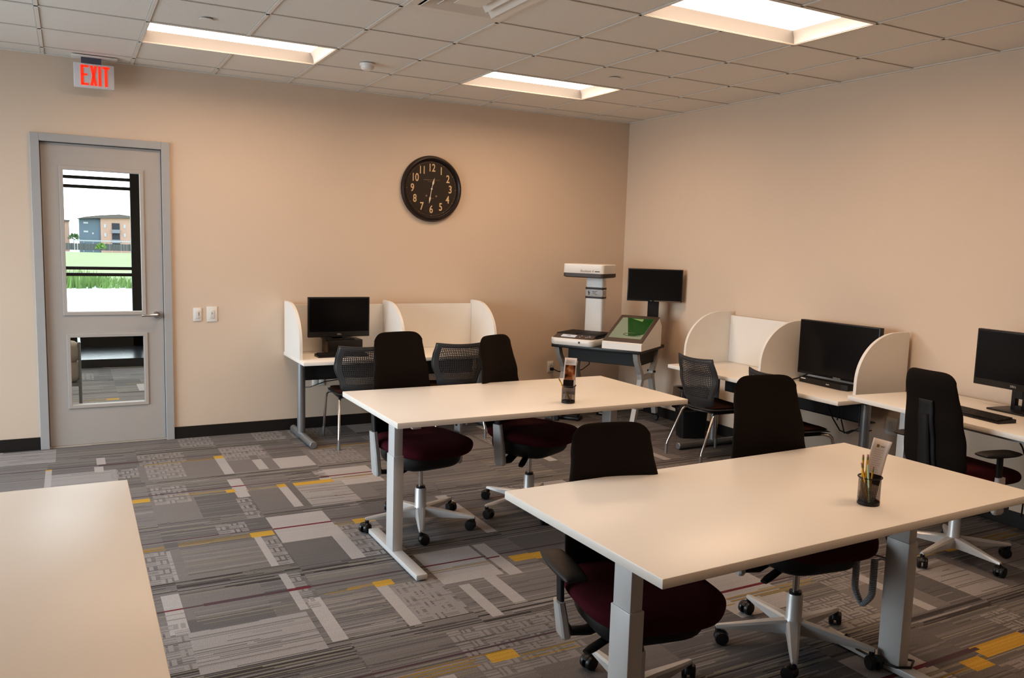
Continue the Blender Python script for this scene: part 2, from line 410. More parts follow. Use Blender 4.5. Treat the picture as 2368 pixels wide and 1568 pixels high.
# left wall with a wide daylight window
WY0, WY1, WZ0, WZ1 = -4.4, -.4, .12, 2.65
b = MB(); b.b2(XL-.15, XL, YF, WY0, 0, H+.3); b.b2(XL-.15, XL, WY1, 0, 0, H+.3); b.b2(XL-.15, XL, WY0, WY1, 0, WZ0); b.b2(XL-.15, XL, WY0, WY1, WZ1, H+.3)
struct(b.build('wall_left', M['wall'], smooth=0))
w2 = bpy.data.objects.new('window_2', None); C.objects.link(w2); struct(w2)
b = MB()
for k in range(5):
    y = WY0+(WY1-WY0)*k/4; b.b2(XL-.11, XL-.04, y-.03, y+.03, WZ0, WZ1)
b.b2(XL-.11, XL-.04, WY0, WY1, WZ0, WZ0+.06); b.b2(XL-.11, XL-.04, WY0, WY1, WZ1-.06, WZ1)
b.build('window_frame', M['mullion'], w2, smooth=0)
for k in range(4):
    ya, yb = WY0+(WY1-WY0)*k/4+.03, WY0+(WY1-WY0)*(k+1)/4-.03
    MB().b2(XL-.078, XL-.072, ya, yb, WZ0+.06, WZ1-.06).build('window_pane', M['glass'], w2, smooth=0)

# ---- ceiling: lay-in tiles on a tee grid, openings left for the light fixtures and the air vent
GX, GT, GY, GU = -4.840, .6081, -1.5069, .6173
def gx(i): return GX+GT*i
def gy(j): return GY+GU*j
lights = [(0, 0), (4, 0), (4, -4), (0, -4), (0, -8), (4, -8)]
holes = {(i+k, j) for i, j in lights for k in (0, 1)} | {(2, -3)}
ix0, ix1, jy0, jy1 = -6, 8, -14, 3
b = MB()
for i in range(ix0, ix1):
    for j in range(jy0, jy1):
        if (i, j) in holes: continue
        xa, xb, ya, yb = max(gx(i), XL), min(gx(i+1), 0), max(gy(j), YF), min(gy(j+1), 0)
        if xb-xa < .02 or yb-ya < .02: continue
        b.bm.faces.new([b.bm.verts.new(v) for v in ((xa, ya, H+.006), (xa, yb, H+.006), (xb, yb, H+.006), (xb, ya, H+.006))])
b.uv = True
ce = struct(b.build('ceiling', M['ceil'], smooth=0))
struct(MB().b2(XL, 0, YF, 0, H+.24, H+.3).build('trim_3', M['blackm'], smooth=0))     # slab above the tile
b, d = MB(), MB()
def inhole(i, j): return (i, j) in holes
for i in range(ix0+1, ix1):
    x = gx(i)
    for j in range(jy0, jy1):
        ya, yb = max(gy(j), YF), min(gy(j+1), 0)
        if yb-ya < .01 or (inhole(i, j) and inhole(i-1, j)): continue
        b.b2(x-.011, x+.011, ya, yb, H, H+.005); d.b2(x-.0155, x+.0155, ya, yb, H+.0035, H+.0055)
for j in range(jy0+1, jy1):
    y = gy(j)
    for i in range(ix0, ix1):
        xa, xb = max(gx(i), XL), min(gx(i+1), 0)
        if xb-xa < .01: continue
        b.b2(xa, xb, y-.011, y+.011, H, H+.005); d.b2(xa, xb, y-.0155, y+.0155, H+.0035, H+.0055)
b.b2(XL, 0, -.022, 0, H-.001, H+.005); b.b2(-.022, 0, YF, 0, H-.001, H+.005)
struct(b.build('trim_1', M['tbar'], smooth=0)); struct(d.build('trim_2', M['joint'], smooth=0))

# ---- baseboards
struct(MB().b2(XL, OX0-.001, -.012, 0, 0, .10, .002).build('baseboard_back', M['base'], smooth=0))
struct(MB().b2(OX1+.001, 0, -.012, 0, 0, .10, .002).build('baseboard_back', M['base'], smooth=0))
struct(MB().b2(-.012, 0, YF, -.012, 0, .10, .002).build('baseboard_right', M['base'], smooth=0))

# ---- door
dr = bpy.data.objects.new('door_1', None); C.objects.link(dr); struct(dr)
IX0, IX1, IZ = OX0+.062, OX1-.062, OZ-.06
b = MB()
b.b2(OX0, IX0, -.022, .16, 0, OZ, .003); b.b2(IX1, OX1, -.022, .16, 0, OZ, .003); b.b2(IX0, IX1, -.022, .16, IZ, OZ, .003)
b.b2(IX0, IX0+.014, .066, .10, 0, IZ); b.b2(IX1-.014, IX1, .066, .10, 0, IZ); b.b2(IX0, IX1, .066, .10, IZ-.014, IZ)
b.build('door_frame', M['frame'], dr, smooth=0)
UX0, UX1, UZ0, UZ1 = -5.345, -4.797, 1.080, 2.195
LX0, LX1, LZ0, LZ1 = -5.330, -4.790, .332, .884
def leaf():
    b = MB(); y0, y1 = .018, .062; X0, X1 = IX0+.004, IX1-.004
    b.b2(X0, UX0, y0, y1, .012, IZ-.004); b.b2(UX1, X1, y0, y1, .012, IZ-.004)
    b.b2(UX0, UX1, y0, y1, UZ1, IZ-.004); b.b2(UX0, UX1, y0, y1, LZ1, UZ0); b.b2(UX0, UX1, y0, y1, .012, LZ0)
    b.b2(UX0, LX0, y0, y1, LZ0, LZ1); b.b2(LX1, UX1, y0, y1, LZ0, LZ1) if LX1 < UX1 else None
    return b.build('door_leaf', M['doorp'], dr, smooth=0)
lf = leaf()
for x0, x1, z0, z1 in ((UX0, UX1, UZ0, UZ1), (LX0, LX1, LZ0, LZ1)):
    b = MB(); t = .024
    for s0, s1, q0, q1 in ((x0-t, x0+.004, z0-t, z1+t), (x1-.004, x1+t, z0-t, z1+t), (x0, x1, z1-.004, z1+t), (x0, x1, z0-t, z0+.004)):
        b.b2(s0, s1, .008, .072, q0, q1, .003)
    gb = b.build('glazing_bead', M['doorp'], lf, smooth=0)
    MB().b2(x0+.004, x1-.004, .037, .043, z0+.004, z1-.004).build('pane', M['glass'], lf, smooth=0)
b = MB(); b.lathe([(.032, .018), (.032, .006), (.027, .0)], 20, (-4.692, 0, 1.053), 'y'); b.tube([(-4.692, .01, 1.053), (-4.692, -.05, 1.053)], .011)
b.tube([(-4.692, -.05, 1.055), (-4.71, -.055, 1.055), (-4.76, -.05, 1.052), (-4.81, -.045, 1.05)], [.012, .012, .010, .008])
b.build('lever_handle', M['chrome'], lf)
MB().lathe([(.020, .018), (.020, .008)], 16, (-4.692, 0, 1.053), 'y').build('latch_rose', M['chrome'], lf)
struct(MB().b2(IX0, IX1, .015, .14, 0, .010).build('trim_4', mat('pale threshold strip', (.5, .45, .38), .5), smooth=0))

# ---- the lounge behind the door: walls, platform and the tall window
YW = 5.58
struct(MB().b2(-8.3, -8.2, .14, YW, 0, H).build('wall_lounge_left', M['wall'], smooth=0))
struct(MB().b2(-1.5, -1.4, .14, YW, 0, H).build('wall_lounge_right', M['wall'], smooth=0))
struct(MB().b2(-8.3, -1.4, .14, YW, H, H+.1).build('ceiling_lounge', M['ceil'], smooth=0))
dark_gloss = mat('polished dark stone', (.03, .03, .033), .22, noise=.15, nscale=60)
struct(MB().b2(-8.2, -1.5, 4.28, YW+.1, 0, .107, .004).build('trim_5', dark_gloss, smooth=0))
w1 = bpy.data.objects.new('window_1', None); C.objects.link(w1); struct(w1)
b = MB()
b.b2(-8.2, -1.5, YW, YW+.10, .107, .27)
for z0, z1 in ((1.105, 1.150), (1.194, 1.238), (2.318, 2.362), (2.443, 2.486)): b.b2(-8.2, -1.5, YW+.02, YW+.08, z0, z1)
for x in (-4.535, -6.2, -7.8, -2.9): b.b2(x, x+.125, YW, YW+.10, .107, H)
b.build('window_frame', M['mullion'], w1, smooth=0)
for xa, xb in ((-6.075, -4.535), (-4.41, -2.9), (-7.675, -6.2)):
    for za, zb in ((.27, 1.105), (1.238, 2.318), (2.486, H)): MB().b2(xa, xb, YW+.045, YW+.051, za, zb).build('window_pane', M['glass'], w1, smooth=0)

# ================================================================== OUTSIDE
concrete = mat('bright concrete', (.80, .79, .77), .9, noise=.05, nscale=2)
struct(MB().b2(-40, 40, YW+.1, 24.6, -.2, -.02).build('ground', concrete, smooth=0))
grass = mat('meadow grass', (.24, .29, .11), .95, noise=.35, nscale=.35)
b = MB(); b.grid(lambda u, v: (-90+180*u, 24.6+186.4*v, -.08-3.2*(3.6+186.4*v)/215+.05*sin(40*u)*sin(37*v)), 40, 40)
tag(b.build('meadow', grass), 'green grass meadow stretching from the concrete to the fence', 'grass', kind='stuff')
weed = mat('weeds', (.13, .21, .055), .9, noise=.5, nscale=1.5)
b = MB(); rng = random.Random(3)
for k in range(2600):
    x, y = rng.uniform(-9, 2), rng.uniform(21.2, 24.4); h = rng.uniform(.2, .48)*(1+.3*sin(x*2.1)); a = rng.uniform(0, pi); w = rng.uniform(.02, .05); l = rng.uniform(-.12, .12)
    b.bm.faces.new([b.bm.verts.new(v) for v in ((x-w*cos(a), y-w*sin(a), -.018), (x+w*cos(a), y+w*sin(a), -.018), (x+l, y+l*.5, h))])
b.uv = True
tag(b.build('tall_weeds', weed, smooth=0), 'dark green band of tall weeds along the concrete edge', 'weeds', kind='stuff')
def far(x60, z60, y):
    k = (y-CAM.y)/(60-CAM.y); return CAM.x+(x60-CAM.x)*k, CAM.z+(z60-CAM.z)*k
def farbox(b, x0, x1, z0, z1, y, dep=1.0):
    X0, Z0 = far(x0, z0, y); X1, Z1 = far(x1, z1, y); b.b2(X0, X1, y, y+dep, Z0, Z1); return b
fn = thing('wooden_fence', 'low grey board fence across the far edge of the meadow', 'fence', None, (0, 0, 0))
fm = mat('weathered fence', (.09, .09, .095), .9, noise=.2, nscale=1)
b = MB(); X0, Z0 = far(-5.9, .62, 205); X1, Z1 = far(-.6, .92, 205)
k = X0
while k < X1: b.b2(k, k+.55, 205, 205.06, Z0-.6, Z1+rng.uniform(-.05, .05)); k += .6
b.build('boards', fm, fn, smooth=0)
k = X0
while k < X1: MB().b2(k-.06, k+.06, 205.06, 205.2, Z0-.6, Z1+.15).build('post', fm, fn, smooth=0); k += 2.4
YB = 220
bd = thing('apartment_building', 'three storey apartment block, grey wing left and pale brick front right', 'building', None, (0, 0, 0))
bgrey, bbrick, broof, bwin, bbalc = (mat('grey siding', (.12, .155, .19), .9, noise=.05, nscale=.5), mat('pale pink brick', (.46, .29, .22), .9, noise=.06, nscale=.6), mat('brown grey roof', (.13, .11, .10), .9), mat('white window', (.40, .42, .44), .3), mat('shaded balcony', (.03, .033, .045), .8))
farbox(MB(), -4.612, -3.24, .2, 2.72, YB, 12).build('grey_wing', bgrey, bd, smooth=0)
farbox(MB(), -3.24, -.6, .2, 2.90, YB-.5, 14).build('brick_front', bbrick, bd, smooth=0)
P = [far(-4.72, 2.70, YB), far(-4.3, 2.83, YB), far(-3.3, 2.98, YB), far(-2.0, 3.10, YB), far(-.6, 2.95, YB), far(-.5, 2.88, YB)]
MB().prism(P, YB-1, YB+12, 'y').build('roof', broof, bd, smooth=0)
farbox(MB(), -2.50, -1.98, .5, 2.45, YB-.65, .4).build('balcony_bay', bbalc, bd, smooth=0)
for z in (.98, 1.72): farbox(MB(), -2.50, -1.98, z, z+.26, YB-1.2, .4).build('balcony_rail', mat('pale rail', (.2, .21, .24), .7), bd, smooth=0)
for x, z in ((-2.95, 2.1), (-2.95, 1.45), (-1.65, 2.1), (-1.65, 1.45)):
    w = farbox(MB(), x-.07, x+.07, z, z+.26, YB-.6, .2).build('window', bwin, bd, smooth=0)
for x, z in ((-4.35, 2.35), (-4.35, 1.72), (-3.8, 1.6)): farbox(MB(), x, x+.3 if x < -4 else x+.1, z, z+.12, YB-.1, .2).build('window', bwin, bd, smooth=0)
bd2 = thing('apartment_building', 'sliver of pink brick building at the left edge of the door glass', 'building', None, (0, 0, 0))
farbox(MB(), -6.5, -5.26, .3, 2.50, YB+10, 8).build('brick_front', bbrick, bd2, smooth=0)
farbox(MB(), -6.5, -5.22, 2.48, 2.58, YB+9.5, 9).build('roof', broof, bd2, smooth=0)
cp = thing('carport', 'long flat white carport roof in front of the apartment block', 'carport', None, (0, 0, 0))
farbox(MB(), -5.1, -1.2, 1.08, 1.16, 212, 1).build('roof', bwin, cp, smooth=0)
for x in np.linspace(-5.0, -1.3, 7): farbox(MB(), x, x+.03, .3, 1.08, 212.4, .2).build('post', bwin, cp, smooth=0)
leafm = mat('light green leaves', (.15, .27, .055), .9, noise=.4, nscale=1); leafd = mat('dark leaves', (.06, .12, .04), .9, noise=.4, nscale=1)  # light green shrub and darker green tree, the plants' own colours
def bush(name, label, x60, z60, r60, y, mt, trunk=False, hs=1.0):
    X, Z = far(x60, z60, y); r = r60*(y-CAM.y)/(60-CAM.y)
    t = thing(name, label, 'tree' if trunk else 'bush', None, (X, y, Z))
    b = MB(); g = random.Random(int(x60*100))
    for k in range(240):
        a, e = g.uniform(0, 2*pi), g.uniform(-.2, 1.4); q = r*(.55+.5*g.random()); c = Vector((q*cos(a)*cos(e), q*sin(a)*cos(e), hs*q*sin(e)))
        s = r*.16; v1, v2 = Vector((g.uniform(-1, 1), g.uniform(-1, 1), g.uniform(-1, 1)))*s, Vector((g.uniform(-1, 1), g.uniform(-1, 1), g.uniform(-1, 1)))*s
        b.bm.faces.new([b.bm.verts.new(p) for p in (c+v1, c+v2, c-v1, c-v2)])
    b.uv = True; b.build('foliage', mt, t, smooth=0)
    b = MB(); b.lathe([(r*.06, -r*(1.0 if trunk else .5)), (r*.04, r*.5)], 8); b.build('stem', mat('bark', (.08, .06, .04), .9), t)
bush('shrub', 'light green round shrub in front of the grey fence', -3.25, .62, .36, 196, leafm)
bush('small_tree', 'small dark green tree left of the grey apartment wing', -5.0, 1.25, .38, 216, leafd, True)
# lounge armchair glimpsed through the lower door glass
fab = mat('pale woven upholstery', (.42, .39, .35), .9, noise=.12, nscale=120, bump=.4, bscale=300)
ac = thing('lounge_armchair', 'pale grey upholstered armchair with thin metal frame behind the door', 'armchair', None, (-5.56, 1.25, 0))
MB().box((0, 0, .46), (.62, .60, .20), .07, 4).build('seat_cushion', fab, ac)
MB().box((0, -.20, .635), (.62, .22, .20), .08, 4).build('back_cushion', fab, ac)
for sx in (-1, 1):
    for sy in (-.27, .27): MB().tube([(sx*.30, sy, 0), (sx*.30, sy, .72)], .012).build('leg', M['tube'], ac)
    MB().tube([(sx*.30, -.30, .72), (sx*.30, .30, .72)], .012).build('armrest', M['tube'], ac)
MB().box((0, 0, .345), (.62, .58, .03)).build('seat_frame', M['tube'], ac, smooth=0)

# ================================================================== CEILING FIXTURES
LENS = mat('lit diffuser', (1, .9, .8), .6, emit=(1, .675, .45), estr=LENS_STR)
refl = mat('darkened reflector', (.140, .148, .160), .6)  # white metal darkened in colour, so the lens glare on it stays beige
LENS2 = mat('dimmed diffuser', (1, .9, .8), .6, emit=(1, .675, .45), estr=LENS_STR*.45)
endm = mat('end plate painted glow', (.34, .355, .38), .6)  # lighter than the reflector: glow of the lit ends put into the colour
ventm = mat('white vent metal', (.80, .76, .70), .5)
def troffer(i, j, label, group, lens=None):
    t = thing('ceiling_light', label, 'ceiling light', None, ((gx(i)+gx(i+2))/2, (gy(j)+gy(j+1))/2, H), 0, group)
    w, d, hgt = GT-.012, GU/2-.014, .082
    b = MB()                                                  # open tray: curved long sides and curved end plates
    n = 6
    for s in (-1, 1):
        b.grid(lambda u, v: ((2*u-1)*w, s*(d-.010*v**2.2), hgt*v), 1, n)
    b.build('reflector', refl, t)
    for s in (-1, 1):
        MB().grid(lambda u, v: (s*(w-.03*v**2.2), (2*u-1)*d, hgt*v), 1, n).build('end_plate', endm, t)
    b = MB(); e = .012
    for x0, x1, y0, y1 in ((-w-e, -w, -d-e, d+e), (w, w+e, -d-e, d+e), (-w, w, -d-e, -d), (-w, w, d, d+e)): b.b2(x0, x1, y0, y1, -.001, .006)
    b.build('trim_frame', ventm, t, smooth=0)
    b = MB(); b.bm.faces.new([b.bm.verts.new(v) for v in ((-w, -d, hgt), (-w, d, hgt), (w, d, hgt), (w, -d, hgt))]); b.uv = True
    b.build('diffuser', lens or LENS, t, smooth=0)
    b = MB(); b.b2(-w, w, -d, d, hgt+.01, hgt+.05); b.build('housing', M['whitee'], t, smooth=0)
GL = 'recessed ceiling lights'
troffer(0, 0, 'recessed rectangular ceiling light nearest the exit sign', GL)
troffer(4, 0, 'recessed rectangular ceiling light nearest the far room corner', GL)
troffer(4, -4, 'recessed ceiling light cut by the top of the photo', GL)
for i, j in lights[3:]: troffer(i, j, 'recessed rectangular ceiling light overhead, outside the photo', GL, LENS2 if i == 0 else None)
vt = thing('air_vent', 'square white ceiling air diffuser at the top edge of the photo', 'air vent', None, ((gx(2)+gx(3))/2, (gy(-3)+gy(-2))/2, H))
b = MB()
for k, (r0, r1, z0, z1) in enumerate(((.292, .235, 0, .004), (.225, .165, -.004, .03), (.15, .09, .0, .034))):
    for a in range(4):
        R_ = Matrix.Rotation(a*pi/2, 3, 'Z')
        b.bm.faces.new([b.bm.verts.new(R_ @ Vector(v)) for v in ((-r0, -r0, z0), (r0, -r0, z0), (r1, -r1, z1), (-r1, -r1, z1))])
b.uv = True; b.build('louvre', ventm, vt, smooth=0, solid=.003)
b = MB(); b.b2(-.08, .08, -.08, .08, .0, .004); b.build('centre_plate', ventm, vt, smooth=0)
MB().b2(-.3, .3, -.3, .3, .09, .12).build('plenum_box', M['blackm'], vt, smooth=0)
sd = thing('smoke_detector', 'round white smoke detector between two ceiling lights', 'smoke detector', None, (-3.30, -1.17, H))
MB().lathe([(.058, 0), (.058, -.012), (.054, -.018)], 24, capb=True).build('mounting_base', M['wplastic'], sd)
MB().lathe([(.050, -.018), (.048, -.034), (.036, -.046), (.010, -.050)], 24).build('sensor_dome', M['wplastic'], sd)
for (x, y, lb) in ((-4.533, -1.80, 'flat round sprinkler cover above the light near the exit sign'), (-1.518, -1.86, 'flat round sprinkler cover near the light by the far corner')):
    t = thing('ceiling_sprinkler_cover', lb, 'sprinkler cover', None, (x, y, H), 0, 'sprinkler covers')
    MB().lathe([(.040, -.002), (.042, -.0035), (.040, -.006)], 24).build('cover_disc', M['ceil'], t)
    MB().lathe([(.034, 0), (.034, -.0025)], 24).build('retainer', M['joint'], t)

# ---- exit sign
ex = thing('exit_sign', 'white EXIT sign with red letters hanging above the door', 'exit sign', None, (-5.11, -.13, 2.80))
MB().b2(-.138, .138, -.022, .022, 0, .18, .006).build('sign_body', mat('translucent white', (.72, .70, .72), .35), ex)
MB().b2(-.15, .16, -.06, .06, .222, .233, .003).build('canopy', M['wplastic'], ex)
MB().b2(-.085, .05, -.025, .025, .18, .224).build('mount_bar', mat('dark blue grey', (.10, .11, .15), .5), ex)
red = mat('lit red letters', (.9, .03, .01), .5, emit=(1, .035, .012), estr=.95)
b = MB()
def stroke(x0, z0, x1, z1, w):
    d = Vector((x1-x0, 0, z1-z0)); L = d.length; n = Vector((-d.z, 0, d.x))/L*w/2
    b.prism([(x0+n.x, z0+n.z), (x1+n.x, z1+n.z), (x1-n.x, z1-n.z), (x0-n.x, z0-n.z)], -.0245, -.0215, 'y')
zb, zt, w = .018, .165, .0195
x = -.091; stroke(x+w/2, zb, x+w/2, zt, w)
for z, L in ((zb+w*.4, .053), ((zb+zt)/2+.004, .044), (zt-w*.4, .053)): stroke(x+w/2, z, x+L, z, w*.8)
x = -.028; stroke(x+.009, zb, x+.039, zt, w*.95); stroke(x+.039, zb, x+.009, zt, w*.95)
x = .028; stroke(x+w/2, zb, x+w/2, zt, w)
x = .056; stroke(x+.025, zb, x+.025, zt, w); stroke(x, zt-w*.4, x+.050, zt-w*.4, w*.8)
b.build('letters', red, ex, smooth=0)

# ---- clock
cl = thing('wall_clock', 'large round wall clock with black face and cream numerals', 'clock', 'clock', (-2.265, 0, 2.195))
ring = mat('dark bronze ring', (.022, .014, .012), .35, noise=.2, nscale=20)
MB().lathe([(.300, 0), (.306, -.012), (.302, -.03), (.292, -.044), (.280, -.048), (.271, -.042), (.267, -.032), (.262, -.029), (.258, -.012)], 64, axis='y', capb=True, capt=False).build('rim', ring, cl)
MB().lathe([(.262, -.010), (.262, -.014)], 64, axis='y').build('dial', mat('dark brown dial', (.030, .021, .015), .6, noise=.1), cl)
cream = mat('aged cream', (.72, .52, .30), .6, noise=.1, nscale=60); faint = mat('faded cream', (.28, .2, .13), .6)
FR = (pi/2, 0, 0)
for h in range(1, 13):
    a = radians(90-30*h); r = .192
    text('numeral', str(h), .101, cream, cl, (r*cos(a), -.0155, r*sin(a)), FR, .74, offset=.0014)
b = MB(); b.tube([(.2475*cos(a), -.0149, .2475*sin(a)) for a in np.linspace(0, 2*pi, 97)], .0006, 5, caps=False)
for k in range(60):
    a = 2*pi*k/60
    b.box((.247*cos(a), -.0150, .247*sin(a)), (.004 if k % 5 else .008, .001, .004 if k % 5 else .008))
b.build('minute_track', faint, cl, smooth=0)
text('maker_name', 'WILLIAM SUTTON & SONS', .0135, faint, cl, (0, -.0150, .082), FR)
text('maker_town', 'ST CHRISTOPHER', .009, faint, cl, (0, -.0150, .066), FR)
text('maker_mark', 'LONDON', .011, faint, cl, (0, -.0150, -.088), FR)
for sx in (-1, 1):
    MB().lathe([(.009, -.0142), (.006, -.0160)], 12, (sx*.05, 0, -.066), 'y').build('winding_hole', faint, cl)
hw = mat('pale hands', (.75, .68, .55), .5)
def hand(name, ang, L, lump):
    b = MB(); d = Vector((sin(ang), 0, cos(ang))); n = Vector((d.z, 0, -d.x))
    pr = [(-.0, .0028), (lump-.02, .0028), (lump, .009), (lump+.02, .006), (lump+.03, .0035), (L, .0006)]
    pts = [d*s+n*w for s, w in pr]+[d*s-n*w for s, w in reversed(pr)]
    b.prism([(p.x, p.z) for p in pts], -.021, -.019, 'y'); b.build(name, hw, cl, smooth=0)
hand('hour_hand', radians(15), .105, .055); hand('minute_hand', radians(190), .138, .09)
MB().lathe([(.008, -.016), (.008, -.024)], 14, axis='y').build('hub', hw, cl)

# ---- switches and outlets
def plate(name, label, cat, cl_, loc, rz, w, h, inner, group=None):
    t = thing(name, label, cat, cl_, loc, rz, group)
    MB().b2(-w/2, w/2, -.008, 0, -h/2, h/2, .003).build('wall_plate', M['wplastic'], t)
    for p in inner:
        MB().b2(p[0]-p[2]/2, p[0]+p[2]/2, -.013, -.006, p[1]-p[3]/2, p[1]+p[3]/2, .002).build(p[4], p[5], t)
    return t
offw = mat('off white plastic', (.70, .69, .66), .4); slot = mat('dark slots', (.03, .03, .03), .5); grn = mat('green pilot', (.2, .45, .25), .4)
plate('light_switch', 'white wall switch with small slider, nearest the door', 'light switch', 'switch', (-4.357, 0, 1.045), 0, .066, .11, [(0, 0, .034, .066, 'rocker', offw), (.010, .006, .008, .030, 'slider', grn)], 'switches')
plate('light_switch', 'larger plain white wall switch, second from the door', 'light switch', 'switch', (-4.24, 0, 1.047), 0, .084, .128, [(0, 0, .036, .070, 'rocker', offw), (0, .006, .008, .022, 'toggle', M['wplastic'])], 'switches')
REC = [(0, .025, .032, .034, 'receptacle', offw), (0, -.025, .032, .034, 'receptacle', offw)]
plate('wall_outlet', 'white wall outlet with a black plug, left of the scanner stand', 'outlet', 'outletb', (-.895, 0, .452), 0, .072, .118, REC, 'back wall outlets')
plate('wall_outlet', 'white wall outlet partly behind the tall brochure', 'outlet', 'outletb', (-.70, 0, .447), 0, .085, .118, REC, 'back wall outlets')
plate('wall_outlet', 'white double outlet box under the back carrel desk', 'outlet', 'back', (-3.325, 0, .43), 0, .115, .09, [(-.028, 0, .04, .06, 'receptacle', offw), (.028, 0, .04, .06, 'receptacle', offw)])
plate('wall_outlet', 'beige outlet in the shadow between the right carrel and the standing desk', 'outlet', 'right', (0, -3.40, .455), -pi/2, .095, .125, [(0, .022, .034, .036, 'receptacle', offw), (0, -.022, .034, .036, 'receptacle', offw), (-.006, .028, .004, .010, 'slot', slot), (.006, .028, .004, .010, 'slot', slot)])
# ================================================================== FURNITURE
# ---- height adjustable work tables
def work_table(label, cl_, x0, x1, y0, y1, z, legs, group, rz=0, lower=.555):
    cx, cy = (x0+x1)/2, (y0+y1)/2
    t = thing('work_table', label, 'table', cl_, (cx, cy, 0), rz, group)
    MB().b2(x0-cx, x1-cx, y0-cy, y1-cy, z-.030, z, .003, 2).build('tabletop', M['white'], t)
    MB().b2(min(legs)-cx-.02, max(legs)-cx+.02, .02, .07, z-.07, z-.031).build('crossbar', M['tlegs'], t, smooth=0)
    for lx in legs:
        x = lx-cx; yc = -.085 if y1-y0 < 1.2 else 0
        lg = MB().b2(x-.029, x+.029, yc-.052, yc+.052, .03, lower, .004).build('leg_column', M['tlegs'], t)
        MB().b2(x-.024, x+.024, yc-.046, yc+.046, lower-.05, z-.05, .003).build('inner_column', M['tlegs'], lg)
        MB().b2(x-.024, x+.024, yc-.30, yc+.34, z-.055, z-.0305, .003).build('top_bracket', M['tlegs'], lg)
        MB().b2(x-.030, x+.030, yc-.400, yc+.345, .006, .034, .004).build('foot', M['tlegs'], lg)
        for yy in (-.37, .32): MB().lathe([(.018, 0), (.018, .007)], 12, (x, yc+yy, 0)).build('glide', M['blackm'], lg)
    return t
GT_ = 'white work tables in the middle of the room'
TZ = .81
work_table('white work table nearest the back wall, holding the cup with the photo brochure', 't1', -3.887, -2.075, -3.513, -2.606, TZ, (-3.758, -2.372), GT_)
work_table('large white work table at front right, holding the cup of pencils and text brochure', 't2', -3.920, -2.118, -5.566, -4.673, TZ, (-3.755, -2.385), GT_)
work_table('white work table at the lower left corner of the photo, empty top', 't3', -6.94, -5.115, -5.62, -4.066, TZ, (-6.7, -5.45), GT_)
# hand-set cables at the right leg of the front table
ck = thing('coiled_cable', 'grey coiled cable hanging beside the right leg of the front table', 'cable', 't2', (-2.440, -5.040, 0))
pts = []
for k in range(430):
    s = k/429; path = (0, .0, .450-.21*min(s*2, 1)) if s < .5 else (0, -.085, .24+.21*(s-.5)*2)
    a = k*2*pi/8; r = .0125
    yb = -.0425 + .0425*cos(pi*max(0, min(1, (s-.32)/.36)))
    pts.append((r*cos(a), yb + r*sin(a)*.9, path[2]))
MB().tube([(.035, -.12, .46), (.02, -.02, .458)]+pts+[(.02, -.10, .456), (.035, -.125, .45)], .0036, 5).build('coil', mat('grey cable jacket', (.36, .38, .41), .45), ck)
fc = thing('power_cable', 'black cable looped round the foot of the front table right leg', 'cable', 't2', (-2.36, -5.15, 0))
MB().tube([(-.02, .21, .010), (.0, .19, .040), (-.04, .14, .046), (-.075, .08, .040), (-.075, -.04, .039), (-.06, -.10, .038), (-.01, -.13, .039), (.05, -.10, .039), (.07, -.05, .020), (.06, 0, .010)], .005, 8).build('cord', M['black'], fc)

